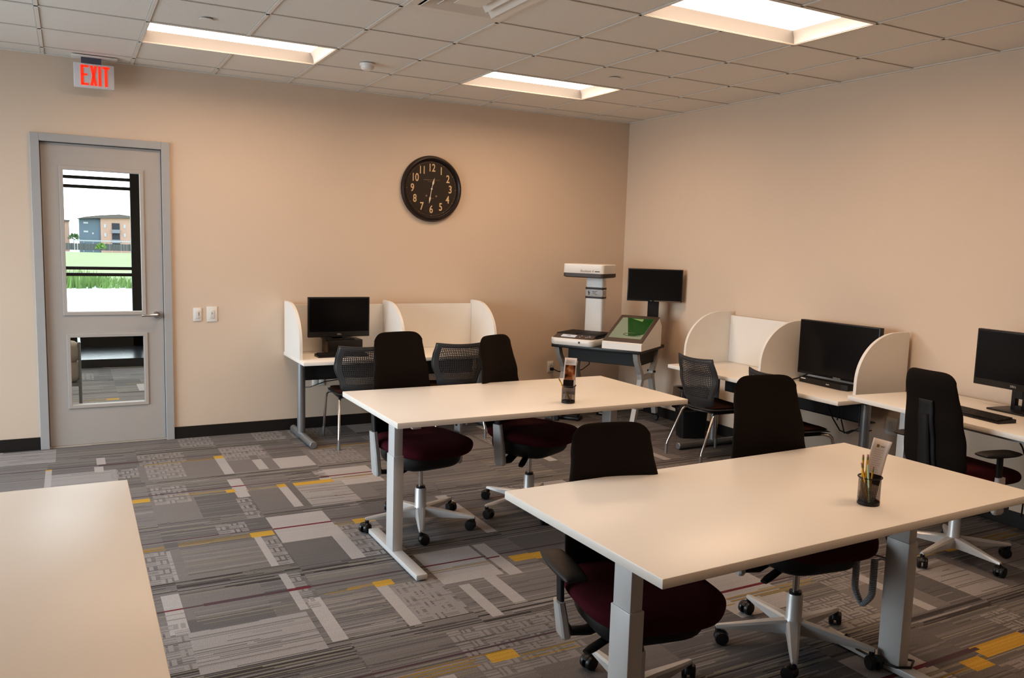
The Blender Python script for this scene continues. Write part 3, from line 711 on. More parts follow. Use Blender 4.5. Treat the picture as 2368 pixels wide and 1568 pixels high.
# ---- task chairs
fabric_b = mat('dark brown mesh fabric', (.011, .0072, .005), .85, noise=.15, nscale=400, bump=.3, bscale=500, spec=.25)
fabric_r = mat('burgundy seat fabric', (.060, .005, .011), .9, noise=.12, nscale=300, bump=.3, bscale=500, spec=.2)
armpad_m = mat('black urethane', (.022, .019, .018), .5)
def lerp(z, tab):
    for (a, p), (b_, q) in zip(tab, tab[1:]):
        if z <= b_: f = (z-a)/(b_-a); f = f*f*(3-2*f); return p+(q-p)*f
    return tab[-1][1]
def task_chair(label, cl_, x, y, rz, base_deg, seat=0.0, back=0.0, arm=.665):
    t = thing('task_chair', label, 'office chair', cl_, (x, y, 0), radians(rz), 'task chairs on casters')
    sz = .555+seat; za = .475+min(seat, 0)*.75
    # five star base
    MB().lathe([(.030, .055), (.040, .075), (.040, .115), (.034, .125), (.033, .225), (.030, .232)], 24).build('hub', M['silver'], t)
    MB().lathe([(.026, .232), (.026, .244)], 20).build('collar', M['black'], t)
    MB().lathe([(.0145, .24), (.0145, sz-.15)], 16).build('gas_lift', M['steel'], t)
    for k in range(5):
        a = radians(base_deg - rz + 72*k); R_ = Matrix.Rotation(a, 4, 'Z')
        b = MB(); n = 8
        secs = [(.025, .030, .060, .118), (.10, .026, .066, .112), (.22, .020, .070, .098), (.318, .0135, .072, .088), (.335, .010, .072, .085)]
        rings = []
        for (r, w, z0, z1) in secs:
            rings.append([b.bm.verts.new((r, s*w*q, zz)) for s, q, zz in ((-1, 1, z0), (1, 1, z0), (1, 1, z1-.008), (1, .6, z1), (-1, .6, z1), (-1, 1, z1-.008))])
        for A_, B_ in zip(rings, rings[1:]):
            for j in range(6): b.bm.faces.new((A_[j], A_[(j+1) % 6], B_[(j+1) % 6], B_[j]))
        b.bm.faces.new(rings[0][::-1]); b.bm.faces.new(rings[-1])
        b.bm.transform(R_)
        leg_ = b.build('base_arm', M['silver'], t)
        c = MB(); sw = R_ @ Matrix.Translation((.325, 0, 0)) @ Matrix.Rotation(radians(35+70*k), 4, 'Z')
        c.lathe([(.012, .052), (.012, .076)], 10)
        for s in (-1, 1): c.lathe([(.022, s*.006), (.029, s*.009), (.030, s*.018), (.027, s*.026), (.010, s*.028)], 20, (.016, 0, .030), 'y')
        c.tube([(.016-.026, 0, .030)]+[(.016+.026*cos(q), 0, .030+.026*sin(q)) for q in np.linspace(pi*.95, pi*.15, 7)], .007, 8, squash=(1, 2.6))
        c.bm.transform(sw); c.build('caster', M['black'], leg_)
    # mechanism, pan, seat
    mech = MB().b2(-.075, .075, -.12, .13, sz-.185, sz-.13, .015, 3).build('mechanism', M['blackm'], t)
    MB().tube([(-.06, -.03, sz-.170), (-.15, -.065, sz-.182), (-.215, -.09, sz-.196), (-.245, -.102, sz-.203)], [.018, .016, .017, .013], 12, squash=(.55, 1.25)).build('lever', M['black'], mech)
    MB().tube([(.06, .02, sz-.165), (.19, .02, sz-.17)], [.012, .015], 10).build('lever', M['black'], mech)
    def outline(u, v, w=.262, y0=-.295, y1=.235):
        # rounded D: wide front corners
        X, Y = 2*u-1, 2*v-1
        k = 1-.26*abs(Y)**4 if Y < 0 else 1-.20*Y**4
        yy = (y0+y1)/2 + Y*(y1-y0)/2*(1-.19*abs(X)**4.5)
        return X*w*k, yy
    def seat_mid(u, v):
        x_, y_ = outline(u, v); return (x_, y_, sz-.040 - .010*max(0, -(y_+.14)/.13)**2 - .008*(1-(2*u-1)**2) + .012*max(0, y_/.23)**2)
    MB().pillow(seat_mid, (0, 0, 1), lambda u, v: .088, 26, 26).build('seat', fabric_r, t)
    MB().pillow(lambda u, v: (*outline(u, v, .215, -.215, .215), sz-.105), (0, 0, 1), lambda u, v: .155, 18, 18).build('seat_pan', M['blackm'], t)
    MB().tube([(0, .08, sz-.155), (0, .20, sz-.15), (0, .27, sz-.09), (0, .30, sz+.05), (0, .325, sz+.30)], [.03, .03, .032, .03, .022], 12, squash=(.45, 1.3)).build('back_spine', M['blackm'], t)
    # tall narrow padded back
    zb, ztp = sz-.065, 1.135+back
    L_ = ztp-zb
    def back_mid(u, v):
        X = 2*u-1
        wv = lerp(v, [(0, .188), (.12, .210), (.35, .206), (.6, .190), (.85, .174), (1, .166)])
        d = .022*abs(X)**7 if v > .5 else .02*abs(X)**6
        z = zb + L_*v - (d if v > .5 else -d)*2.2*abs(2*v-1)
        yy = lerp(v, [(0, .235), (.3, .255), (.6, .280), (1, .325)]) - .030*X*X
        return (X*wv, yy, z)
    MB().pillow(back_mid, (0, 1, .1), lambda u, v: .055-.015*v, 22, 40).build('backrest', fabric_b, t)
    MB().pillow(lambda u, v: ((2*u-1)*.062*(1-.25*v), lerp(.02+v*.72, [(0, .235), (.3, .255), (.6, .280), (1, .325)])+.030, zb+.02+L_*.70*v), (0, 1, .1), lambda u, v: .024, 10, 20).build('back_cover', M['blackm'], t)
    # arms
    for s in (-1, 1):
        br = MB()
        br.tube([(s*.07, .05, sz-.165), (s*.18, .045, za-.13), (s*.250, .04, za-.122), (s*.270, .035, za-.09)], [.022, .022, .022, .02], 10, squash=(.6, 1.5))
        br_o = br.build('arm_bracket', M['blackm'], t)
        q = MB(); rings = []; top = max(arm-.125, za-.05)
        for f, w, d, yc in ((0, .012, .026, .030), (.06, .016, .038, .030), (.5, .0155, .036, .038), (1, .014, .029, .050)):
            z = za-.135+(top-za+.135)*f
            xo = s*(.276+.014*f)
            rings.append([q.bm.verts.new((xo+px*w, yc+py*d, z)) for px, py in ((-1, -.8), (-.6, -1), (.6, -1), (1, -.8), (1, .8), (.6, 1), (-.6, 1), (-1, .8))])
        for A_, B_ in zip(rings, rings[1:]):
            for j in range(8): q.bm.faces.new((A_[j], A_[(j+1) % 8], B_[(j+1) % 8], B_[j]))
        q.bm.faces.new(rings[0][::-1]); q.bm.faces.new(rings[-1])
        q.build('arm_sleeve', M['silver'], br_o)
        MB().tube([(s*.284, .050, top-.03), (s*.286, .060, arm-.012)], .020, 12, squash=(.6, 1.1)).build('arm_post', M['blackm'], br_o)
        MB().pillow(lambda u, v, s=s: (s*.276+(2*u-1)*.052*(1-.25*abs(2*v-1)**2),   .060+(2*v-1)*.142, arm+.004*(2*v-1)), (0, 0, 1), lambda u, v: .030, 12, 20).build('arm_pad', armpad_m, br_o)
    return t
task_chair('black-backed task chair with burgundy seat, left one behind the back work table', 't1', -3.458, -2.775, 8, 177, arm=.722)
task_chair('black-backed task chair with dark red seat, right one behind the back work table', 't1', -2.715, -2.775, 26, 116, 0, -.035, .722)
task_chair('task chair with lowered back and burgundy seat, left one at the front work table', 't2', -3.50, -4.94, -12, 11.6, -.050, -.125, .556)
task_chair('task chair with tall brown-black back, right one behind the front work table', 't2', -2.585, -4.855, -10, 7, arm=.70)
task_chair('task chair seen from behind, pulled up to the standing desk at right', 'far', -.922, -4.530, 83, 185, -.01, -.05)

# ---- four-legged chairs with perforated plastic backs
perf = perforated('perforated grey plastic', (.055, .055, .057), .45, .0150, .0150, .60, .050, .390, .10, .385)
shell = mat('dark grey plastic shell', (.055, .055, .057), .45, noise=.05)
brownf = mat('dark brown seat fabric', (.040, .012, .006), .9, noise=.1, nscale=300, bump=.3, bscale=500, spec=.2)
def mesh_chair(label, cl_, loc, rz):
    t = thing('side_chair', label, 'chair', cl_, loc, rz, 'side chairs with perforated backs')
    def bk(u, v):
        X = 2*u-1
        w = lerp(v, [(0, .150), (.22, .185), (.58, .238), (.75, .232), (1, .212)])
        z = .415+.415*v + .012*X*X*v
        y = lerp(v, [(0, .175), (.25, .215), (.6, .215), (1, .255)]) - .055*X*X*(1-.3*v)
        return (X*w, y, z)
    MB().grid(bk, 22, 22, lambda u, v: (u*.44, v*.42)).build('backrest', perf, t, solid=.007)
    b = MB(); rim = [bk(0, v) for v in np.linspace(0, 1, 14)] + [bk(u, 1) for u in np.linspace(.06, 1, 14)] + [bk(1, v) for v in np.linspace(.93, 0, 14)]
    b.tube(rim, .0055, 8).build('back_rim', shell, t)
    b = MB(); b.grid(lambda u, v: ((2*u-1)*.150*(1+.15*(1-v)), .175 + .04*sin(pi*.5*v)-.055*(2*u-1)**2 - .05*(1-v), .415 - .02*(1-v)), 10, 5)
    b.build('back_joint', shell, t, solid=.012)
    def so(u, v, w=.232, y0=-.235, y1=.195):
        X, Y = 2*u-1, 2*v-1
        return X*w*(1-.10*abs(Y)**3), (y0+y1)/2+Y*(y1-y0)/2*(1-.08*abs(X)**4)
    MB().pillow(lambda u, v: (*so(u, v), .425-.02*max(0, -(so(u, v)[1]+.15)/.09)**2+.010*(2*u-1)**2), (0, 0, 1), lambda u, v: .024, 18, 18).build('seat_shell', shell, t)
    MB().pillow(lambda u, v: (*so(u, v, .212, -.22, .17), .440-.02*max(0, -(so(u, v)[1]+.15)/.09)**2+.010*(2*u-1)**2), (0, 0, 1), lambda u, v: .032, 18, 18).build('seat_pad', brownf, t)
    MB().b2(-.19, .19, -.15, .12, .395, .414, .006).build('under_frame', M['blackm'], t)
    for s in (-1, 1):
        f = MB().tube([(s*.10, -.10, .402), (s*.185, -.185, .402), (s*.205, -.212, .396), (s*.216, -.228, .378), (s*.222, -.236, .34), (s*.236, -.255, .06)], .0115, 12).build('leg', M['steel'], t)
        MB().tube([(s*.235, -.254, .085), (s*.2375, -.257, .0)], .0125, 10).build('glide', M['tube'], f)
        r = MB().tube([(s*.10, .06, .402), (s*.17, .12, .402), (s*.188, .145, .395), (s*.195, .165, .37), (s*.222, .285, .10), (s*.224, .293, .05)], .0115, 12).build('leg', M['steel'], t)
        MB().tube([(s*.2235, .2915, .085), (s*.224, .294, .0)], .0125, 10).build('glide', M['tube'], r)
    return t
SC = (pi, -pi/2)
mesh_chair('grey side chair with perforated back at the carrel with the computer', 'back', (-3.15, -.60, 0), radians(176))
mesh_chair('grey side chair with perforated back at the empty half of the back carrel desk', 'back', (-2.29, -.62, 0), radians(173))
mesh_chair('grey side chair with perforated back at the right wall carrel, beside the waste bin', 'right', (-.655, -2.20, 0), radians(88))
mesh_chair('side chair mostly hidden behind the tall task chair at the large screen', 'right', (-.68, -3.03, 0), radians(82))

# ---- carrel desks along the walls
def carrel(label, cl_, loc, rz, W, D, z, legs, group):
    """local: x along the wall, wall at y=0, front at -D"""
    t = thing('carrel_desk', label, 'desk', cl_, loc, rz, group)
    MB().b2(0, W, -D, -.006, z-.030, z, .002).build('desktop', M['white'], t)
    ph, pd = .452, .60
    for x in (.012, W/2, W-.012):
        poly = [(-.035, z+.0005)]
        poly += [(-.035, z+ph-.012), (-.047, z+ph)]
        n = 18; y0 = -.17
        for k in range(n+1):
            a = pi/2*k/n; poly.append((y0-(pd-.03-.17)*sin(a), z+.12+(ph-.12)*cos(a)))
        poly += [(-pd+.028, z+.0005)]
        MB().prism(poly, x-.012, x+.012, 'x').build('side_panel', M['wgrain'], t, smooth=20)
    for k in range(2):
        x0 = (.024, W/2+.012)[k]; x1 = (W/2-.012, W-.024)[k]
        MB().b2(x0+.001, x1-.001, -.060, -.042, z+.001, z+ph-.035, .001).build('back_panel', M['wgrain'], t, smooth=0)
    for x in legs:
        lg = MB().lathe([(.034, .045), (.034, z-.031)], 24, (x, -.36, 0)).build('leg', M['tube'], t)
        MB().lathe([(.026, -.76), (.030, -.757), (.030, -.083), (.026, -.08)], 20, (x, 0, .031), 'y').build('foot', M['tube'], lg)
    b = MB()
    b.b2(min(legs)+.05, max(legs)-.05, -.30, -.288, .49, z-.045); b.b2(min(legs)+.05, max(legs)-.05, -.30, -.18, .49, .497)
    b.b2(min(legs)-.03, max(legs)+.03, -.40, -.33, z-.055, z-.0305)
    b.build('cable_tray', mat('dark grey tray', (.045, .047, .05), .5, .2), t, smooth=0)
    return t
GC = 'white two-seat carrel desks'
carrel('white two-seat carrel desk on the back wall with computer', 'back', (-3.635, 0, 0), 0, 1.815, .70, .705, (.065, 1.75), GC)
carrel('white two-seat carrel desk on the right wall with large flat screen', 'right', (0, -1.700, 0), -pi/2, 1.812, .745, .705, (.205, 1.745), GC)
# cords under the carrels
cb = thing('desk_cables', 'black cables drooping under the right end of the right wall carrel desk', 'cable', 'right', (-.36, -3.2, 0))
for pts in ([(0, .10, .60), (-.02, .02, .50), (-.03, -.06, .425), (-.03, -.13, .418), (0, -.2, .47)], [(0, -.04, .50), (-.03, -.10, .415), (-.03, -.17, .45), (-.01, -.25, .455), (.02, -.29, .47)], [(.0, -.02, .66), (-.005, -.01, .49)], [(.0, -.19, .63), (-.005, -.20, .48)]):
    MB().tube(pts, .005, 8).build('cable', M['black'], cb)
cb = thing('desk_cables', 'black cables hanging under the computer on the back carrel desk', 'cable', 'back', (-3.33, -.24, 0))
for pts in ([(-.06, 0, .675), (-.02, 0, .62), (-.03, 0, .575)], [(.03, 0, .672), (-.02, 0, .60), (-.06, -.03, .55)], [(.09, 0, .672), (.03, .0, .60), (.0, .0, .56)], [(.15, -.07, .49), (-.02, -.06, .47), (-.13, .02, .415), (-.19, .10, .40)]):
    MB().tube(pts, .0045, 8).build('cable', M['black'], cb)

# ---- monitors, computer, keyboards
def monitor(name, label, cl_, loc, rz, w, h, zc, stand_y=.06, base=(.24, .18), logo=None, chin=.022, base_z=0, lean=0, hole=False, group=None):
    t = thing(name, label, 'monitor', cl_, loc, rz, group)
    hs = MB().b2(-w/2, w/2, 0, .032, zc-h/2, zc+h/2, .004).build('housing', M['black'], t)
    MB().b2(-w/2+.012, w/2-.012, -.0015, .001, zc-h/2+chin, zc+h/2-.012).build('screen', M['screen'], t, smooth=0)
    if base:
        st = MB(); st.b2(-.045, .045, stand_y-.015, stand_y+.02, base_z+.01, zc, .006)
        if hole:
            st = MB(); hz = base_z+.055
            st.b2(-.05, -.022, stand_y-.015, stand_y+.02, base_z+.01, zc, .004); st.b2(.022, .05, stand_y-.015, stand_y+.02, base_z+.01, zc, .004)
            st.b2(-.022, .022, stand_y-.015, stand_y+.02, base_z+.01, hz-.02); st.b2(-.022, .022, stand_y-.015, stand_y+.02, hz+.024, zc)
        st.build('stand', M['black'], t)
        MB().b2(-base[0]/2, base[0]/2, stand_y-base[1]*.62, stand_y+base[1]*.38, base_z, base_z+.011, .004).build('stand_base', M['black'], t)
    if logo: text('logo', logo, .018, mat('pale logo', (.55, .55, .56), .4), t, (0, -.0008, zc-h/2+chin*.5), (pi/2, 0, 0))
    return t
monitor('computer_monitor', 'black flat monitor standing on a small computer in the back carrel', 'back', (-3.205, -.235, 0), 0, .548, .350, 1.025, .07, (.26, .17), 'DELL', .048, .827)
pc = thing('desktop_computer', 'small black desktop computer under the monitor in the back carrel', 'computer', 'back', (-3.16, -.18, .7055))
MB().b2(-.155, .155, -.095, .10, 0, .120, .004).build('case', M['black'], pc)
MB().b2(-.157, -.1545, -.08, .085, .012, .108, .002).build('side_vent', mat('brown grey metal side', (.10, .075, .06), .45, .3, noise=.3, nscale=40), pc)
MB().b2(-.15, .15, -.0985, -.094, .006, .114, .002).build('front_bezel', M['blackm'], pc)
def keyboard(label, cl_, loc, rz, w=.44, d=.135):
    t = thing('keyboard', label, 'keyboard', cl_, loc, rz, 'computer keyboards')
    MB().prism([(-d/2, 0), (d/2, 0), (d/2, .020), (d/2-.01, .023), (-d/2, .010)], -w/2, w/2, 'x').build('keyboard_base', M['black'], t, smooth=0)
    b = MB(); nx, ny = 20, 5; kw = (w-.03)/nx; kd = (d-.02)/ny
    for i in range(nx):
        for j in range(ny):
            if j == 0 and 4 < i < 10: continue
            x = -w/2+.015+kw*(i+.5); y = -d/2+.010+kd*(j+.5); z = .0105+.013*(y+d/2)/d
            b.box((x, y, z+.0035), (kw*.86, kd*.84, .007), rot=Matrix.Rotation(.095, 3, 'X'))
    b.box((0, -d/2+.010+kd*.5, .0145), (kw*5, kd*.84, .007), rot=Matrix.Rotation(.095, 3, 'X'))
    b.build('keys', mat('dark keys', (.020, .019, .019), .5), t, smooth=0)
    return t
keyboard('black keyboard in front of the small computer on the back carrel desk', 'back', (-3.235, -.415, .7055), radians(0))
# large screen at the right carrel
tv = thing('flat_screen', 'large black flat screen on the right wall carrel desk', 'screen', 'right', (-.215, -3.035, 0), -pi/2)
MB().b2(-.365, .365, 0, .045, .757, 1.178, .004).build('housing', M['black'], tv)
MB().b2(-.355, .355, -.0015, .001, .775, 1.170).build('screen', M['screen'], tv, smooth=0)
text('logo', 'SAMSUNG', .016, mat('silver logo', (.5, .5, .5), .3), tv, (.02, -.0006, .764), (pi/2, 0, 0))
for s in (-1, 1): MB().tube([(s*.26, .02, .765), (s*.30, -.03, .725), (s*.32, -.10, .7105)], [.007, .006, .005], 8).build('stand_leg', M['black'], tv)
mp = thing('media_player', 'low black box under the large screen with small pale label', 'media player', 'right', (-.27, -3.00, .7055), -pi/2)
b = MB(); b.prism([(-.22, -.04), (.20, -.075), (.25, -.06), (.25, .03), (-.22, .03)], 0, .042, 'z'); b.build('case', M['black'], mp, smooth=0)
MB().b2(-.20, -.13, -.0455, -.042, .028, .036).build('label', M['wplastic'], mp, smooth=0)
MB().b2(.06, .09, -.068, -.062, .018, .026).build('badge', M['silver'], mp, smooth=0)

# ---- standing desk at the right edge
fd = thing('standing_desk', 'white height-adjustable desk on the right wall, cut by the photo edge', 'desk', 'far', (-.871, -3.682, 0), radians(-6.5))
MB().b2(0, .80, -1.83, 0, .755, .785, .003).build('desktop', M['white'], fd)
for y in (-.34, -1.5):
    lg = MB().b2(.32, .38, y-.05, y+.05, .03, .56, .004).build('leg_column', M['tlegs'], fd) if False else MB().b2(.13, .20, y-.03, y+.03, .03, .60, .004).build('leg_column', M['tlegs'], fd)
    MB().b2(.136, .194, y-.025, y+.025, .55, .74, .003).build('inner_column', M['tlegs'], lg)
    MB().b2(.02, .70, y-.03, y+.03, .006, .034, .004).build('foot', M['tlegs'], lg)
MB().b2(.14, .19, -1.5, -.34, .715, .754).build('crossbar', M['tlegs'], fd, smooth=0)
monitor('computer_monitor', 'black flat monitor on the standing desk, cut by the right photo edge', 'far', (-.385, -4.490, 0), radians(-90-7), .550, .345, 1.092, .075, (.26, .20), 'DELL', .040, .7855, 0, True)
keyboard('black keyboard on the standing desk beside the tall task chair', 'far', (-.715, -4.465, .7855), radians(-90-11))
dc = thing('desk_cables', 'thin black cables hanging under the standing desk', 'cable', 'far', (-.50, -4.62, 0))
for pts in ([(.1, .14, .75), (.11, .10, .68), (.08, .02, .60), (.05, -.04, .50), (.05, -.03, .2)], [(.12, -.03, .75), (.10, -.06, .64), (.06, -.07, .45), (.05, -.09, .2)]):
    MB().tube(pts, .005, 8).build('cable', M['black'], dc)

# ---- waste bin
wb = thing('waste_bin', 'black waste bin with clear plastic liner beside the right wall carrel', 'waste bin', 'right', (-.315, -1.555, 0), radians(-20))
def rrect(w, d, r, n=5):
    out = []
    for cx, cy, a0 in ((w-r, d-r, 0), (-w+r, d-r, 90), (-w+r, -d+r, 180), (w-r, -d+r, 270)):
        for k in range(n+1): a = radians(a0+90*k/n); out.append((cx+r*cos(a), cy+r*sin(a)))
    return out
def loft(b, secs, capb=True, capt=False):
    rings = [[b.bm.verts.new((x, y, z)) for x, y in rrect(w, d, r)] for w, d, r, z in secs]
    for A_, B_ in zip(rings, rings[1:]):
        n = len(A_)
        for j in range(n): b.bm.faces.new((A_[j], A_[(j+1) % n], B_[(j+1) % n], B_[j]))
    if capb: b.bm.faces.new(rings[0][::-1])
    if capt: b.bm.faces.new(rings[-1])
    return b
loft(MB(), [(.115, .085, .03, 0), (.145, .108, .035, .425), (.150, .112, .036, .43), (.150, .112, .036, .44), (.143, .106, .034, .44), (.113, .083, .03, .012)]).build('bin_body', M['black'], wb)
liner = glass_mat('clear film', (.72, .72, .74), .5)
b = MB(); g = random.Random(5)
secs = [(.142, .105, .033, .35), (.146, .109, .035, .443), (.154, .117, .037, .452), (.157, .120, .037, .38), (.160, .122, .037, .26)]
loft(b, secs, False)
for v in b.bm.verts:
    k = 1+g.uniform(-.012, .03); v.co.x *= k; v.co.y *= k; v.co.z += g.uniform(-.012, .006) if v.co.z < .30 else g.uniform(0, .004)
b.build('liner', liner, wb)

# ---- scanner stand in the corner
KL = (-.655, -.69); KR = radians(-57.5)
def kp(u, v, z=0): return (KL[0]+u*cos(KR)-v*sin(KR), KL[1]+u*sin(KR)+v*cos(KR), z)
ks = thing('scanner_stand', 'black-topped scanner stand with bowed grey legs on casters in the corner', 'stand', 'kiosk', kp(0, 0), KR)
MB().b2(-.45, .45, -.355, .355, .730, .760, .003).build('stand_top', mat('black laminate', (.016, .015, .015), .4), ks)
MB().b2(-.32, .40, -.24, .20, .60, .729, .004).build('drawer_box', M['blackm'], ks, smooth=0)
legm = mat('grey stand legs', (.40, .40, .39), .45, .1)
for s in (-1, 1):
    for f in (-1, 1):
        b = MB(); secs = [(.30, .729), (.275, .66), (.16, .52), (.145, .47), (.165, .42), (.31, .075)]
        rings = []
        for k, (yy, z) in enumerate(secs):
            y = f*yy; hw = .034
            rings.append([b.bm.verts.new((s*.40+px*.022, y+py*hw, z)) for px, py in ((-1, -1), (1, -1), (1, 1), (-1, 1))])
        for A_, B_ in zip(rings, rings[1:]):
            for j in range(4): b.bm.faces.new((A_[j], A_[(j+1) % 4], B_[(j+1) % 4], B_[j]))
        b.bm.faces.new(rings[0][::-1]); b.bm.faces.new(rings[-1])
        lo = b.build('leg', legm, ks, smooth=20)
        c = MB(); c.lathe([(.010, .05), (.010, .076)], 10, (s*.40, f*.31, 0))
        for q in (-1, 1): c.lathe([(.028, q*.005), (.030, q*.012), (.026, q*.020)], 18, (s*.40+.012, f*.31, .030), 'y')
        c.build('caster', M['black'], lo)
    MB().b2(s*.40-.018, s*.40+.018, -.13, .13, .455, .50).build('leg_brace', legm, ks, smooth=0)
MB().tube([(.36, .14, .52), (.44, .16, .51)], .010, 10).build('height_knob', M['black'], ks)
bs = thing('book_scanner', 'white overhead book scanner with tall column on the corner stand', 'book scanner', 'kiosk', kp(-.235, -.10, .7605), KR)
base = loft(MB(), [(.220, .265, .05, 0), (.228, .272, .05, .02), (.228, .272, .05, .055), (.222, .266, .05, .064)], True, True).build('scanner_base', M['wplastic'], bs)
grey = mat('warm dark grey', (.095, .075, .062), .45)
MB().prism([(-.255, .0645), (-.235, .070), (-.150, .094), (-.150, .064)], -.205, .205, 'x').build('control_panel', grey, bs, smooth=0)
R_ = Matrix.Rotation(radians(15), 3, 'X')
MB().box((-.055, -.200, .0835), (.15, .055, .004), rot=R_).build('display', mat('lit small display', (.5, .52, .56), .3, emit=(.55, .58, .66), estr=.35), bs, smooth=0)
text('display_text', 'ITC', .024, mat('display lettering', (.18, .19, .25), .5), bs, (-.055, -.2005, .0860), (radians(15), 0, 0))
b = MB()
for x, y, z in ((.075, -.185, .0885), (.15, -.175, .0915), (.165, -.20, .0845), (.145, -.205, .0835), (.065, -.215, .0805), (.13, -.215, .081)): b.box((x, y, z), (.012, .010, .004), .001, rot=R_)
b.build('buttons', mat('pale buttons', (.45, .45, .55), .4), bs)
MB().lathe([(.010, -.266), (.010, -.275)], 16, (.085, 0, .034), 'y').build('start_button', M['black'], bs)
MB().b2(-.222, .222, -.150, .225, .064, .082, .006).build('book_bed', M['black'], bs)
MB().b2(-.215, -.003, -.145, .22, .083, .103, .005).build('book_plate', M['blackm'], bs); MB().b2(.003, .215, -.145, .22, .083, .103, .005).build('book_plate', M['blackm'], bs)
col_ = MB().b2(-.092, .096, .235, .330, .02, .70, .018, 4).build('column', M['wplastic'], bs)
dk = mat('dark grey band', (.055, .045, .042), .5)
for z in (.425, .515): MB().b2(-.094, .098, .232, .333, z, z+.026, .008, 2).build('column_band', dk, bs)
MB().b2(-.0925, .0965, .2335, .331, .450, .516, .006, 2).build('column_label', mat('light grey label', (.52, .50, .48), .4), bs)
ink = mat('black ink', (.03, .025, .025), .5)
text('logo_letters', 'TC', .046, ink, bs, (.008, .2322, .482), (pi/2, 0, 0), .9, shear=.0)
b = MB(); b.prism([(-.062, .502), (-.054, .504), (-.050, .486), (-.040, .494), (-.046, .476), (-.052, .454), (-.058, .458), (-.056, .476), (-.064, .484)], .2318, .2325, 'y'); b.build('logo_torch', ink, bs, smooth=0)
b = MB(); b.b2(-.04, .062, .2318, .2325, .4575, .4590); b.build('logo_rule', ink, bs, smooth=0)
hd = loft(MB(), [(.214, .165, .035, .675), (.216, .168, .035, .680), (.216, .168, .035, .765), (.210, .162, .035, .772)], True, True)
for v in hd.bm.verts: v.co.y += .115
hd.build('scanner_head', M['wplastic'], bs)
hu = loft(MB(), [(.200, .155, .03, .642), (.217, .169, .035, .650), (.217, .169, .035, .684)], True, True)
for v in hu.bm.verts: v.co.y += .115
hu.build('head_underside', dk, bs)
text('model_name', 'Bookeye 4', .034, mat('grey lettering', (.25, .2, .17), .5), bs, (.04, -.0537, .706), (pi/2, 0, 0), .95, shear=.2)
MB().b2(.125, .175, -.0545, -.050, .701, .709).build('head_badge', ink, bs, smooth=0)
# touch terminal
tt = thing('touch_terminal', 'white wedge-shaped touch screen terminal with green screen beside the book scanner', 'touch screen terminal', 'kiosk', kp(.272, -.04, .7605), KR)
MB().prism([(-.315, 0), (.235, 0), (.235, .200), (.16, .275), (-.295, .072), (-.315, .060)], -.195, .195, 'x').build('terminal_body', M['wplastic'], tt, smooth=0)
ang = math.atan2(.275-.072, .16+.295); ca, sa_ = cos(ang), sin(ang); Ls = math.hypot(.455, .203)
RS = Matrix.Rotation(ang, 3, 'X')
def sp(u, s, h=0): return Vector((u, -.295+s*ca-h*sa_, .072+s*sa_+h*ca))
b = MB(); b.box(sp(0, Ls/2+.004, .004), (.390, Ls+.012, .012), .004, rot=RS); b.build('bezel', grey, tt)
def spoly(name, pts, h, m_):
    b = MB(); b.bm.faces.new([b.bm.verts.new(sp(u, s, h)) for u, s in pts]); b.uv = True; return b.build(name, m_, tt, smooth=0)
spoly('screen', [(-.160, .055), (.160, .055), (.160, Ls-.045), (-.160, Ls-.045)], .0105, mat('grey green screen', (.20, .24, .18), .2, emit=(.26, .30, .22), estr=.24))
spoly('screen_shape', [(-.11, Ls-.047), (.158, Ls-.047), (.158, .15), (.06, .10), (.02, .10)], .0110, mat('deep green screen area', (.01, .06, .012), .2, emit=(.01, .10, .015), estr=.22))
spoly('screen_shape', [(-.06, Ls-.06), (.06, Ls-.06), (.06, Ls-.11)], .0114, mat('pale green screen area', (.2, .3, .12), .2, emit=(.22, .30, .13), estr=.3))
b = MB(); b.tube([sp(.05+.085*cos(a), .13+.028*sin(a), .0114) for a in np.linspace(0, 2*pi, 25)], .003, 5, caps=False); b.build('screen_ring', mat('screen ring', (.03, .06, .035), .3), tt)
cr_ = thing('card_reader', 'small black card reader on top of the touch screen terminal', 'card reader', 'kiosk', kp(.365, .160, 1.0005), KR)
# terminal monitor
km = thing('computer_monitor', 'black monitor on an angled stand behind the touch screen terminal', 'monitor', 'kiosk', kp(.366, .225, 0), radians(-42))
MB().b2(-.265, .265, 0, .035, 1.188, 1.505, .004).build('housing', M['black'], km)
MB().b2(-.255, .255, -.0015, .001, 1.205, 1.495).build('screen', mat('dark grey screen', (.010, .011, .012), .16, spec=.5), km, smooth=0)
MB().b2(.0, .255, -.002, .0, 1.190, 1.198).build('chrome_strip', M['steel'], km, smooth=0)
text('logo', 'hp', .014, mat('white logo', (.6, .6, .6), .4), km, (-.03, -.001, 1.195), (pi/2, 0, 0))
MB().prism([(.03, 1.22), (.07, 1.22), (.085, 1.02), (.10, .7605), (.05, .7605), (.036, 1.02)], -.062, .045, 'x').build('stand', M['black'], km, smooth=0)
MB().b2(-.05, .05, -.035, .035, 0, .03, .004).build('reader_body', M['black'], cr_)
MB().b2(-.045, .02, -.037, -.034, .008, .014).build('card_slot', mat('pale slot', (.45, .38, .35), .4), cr_, smooth=0)
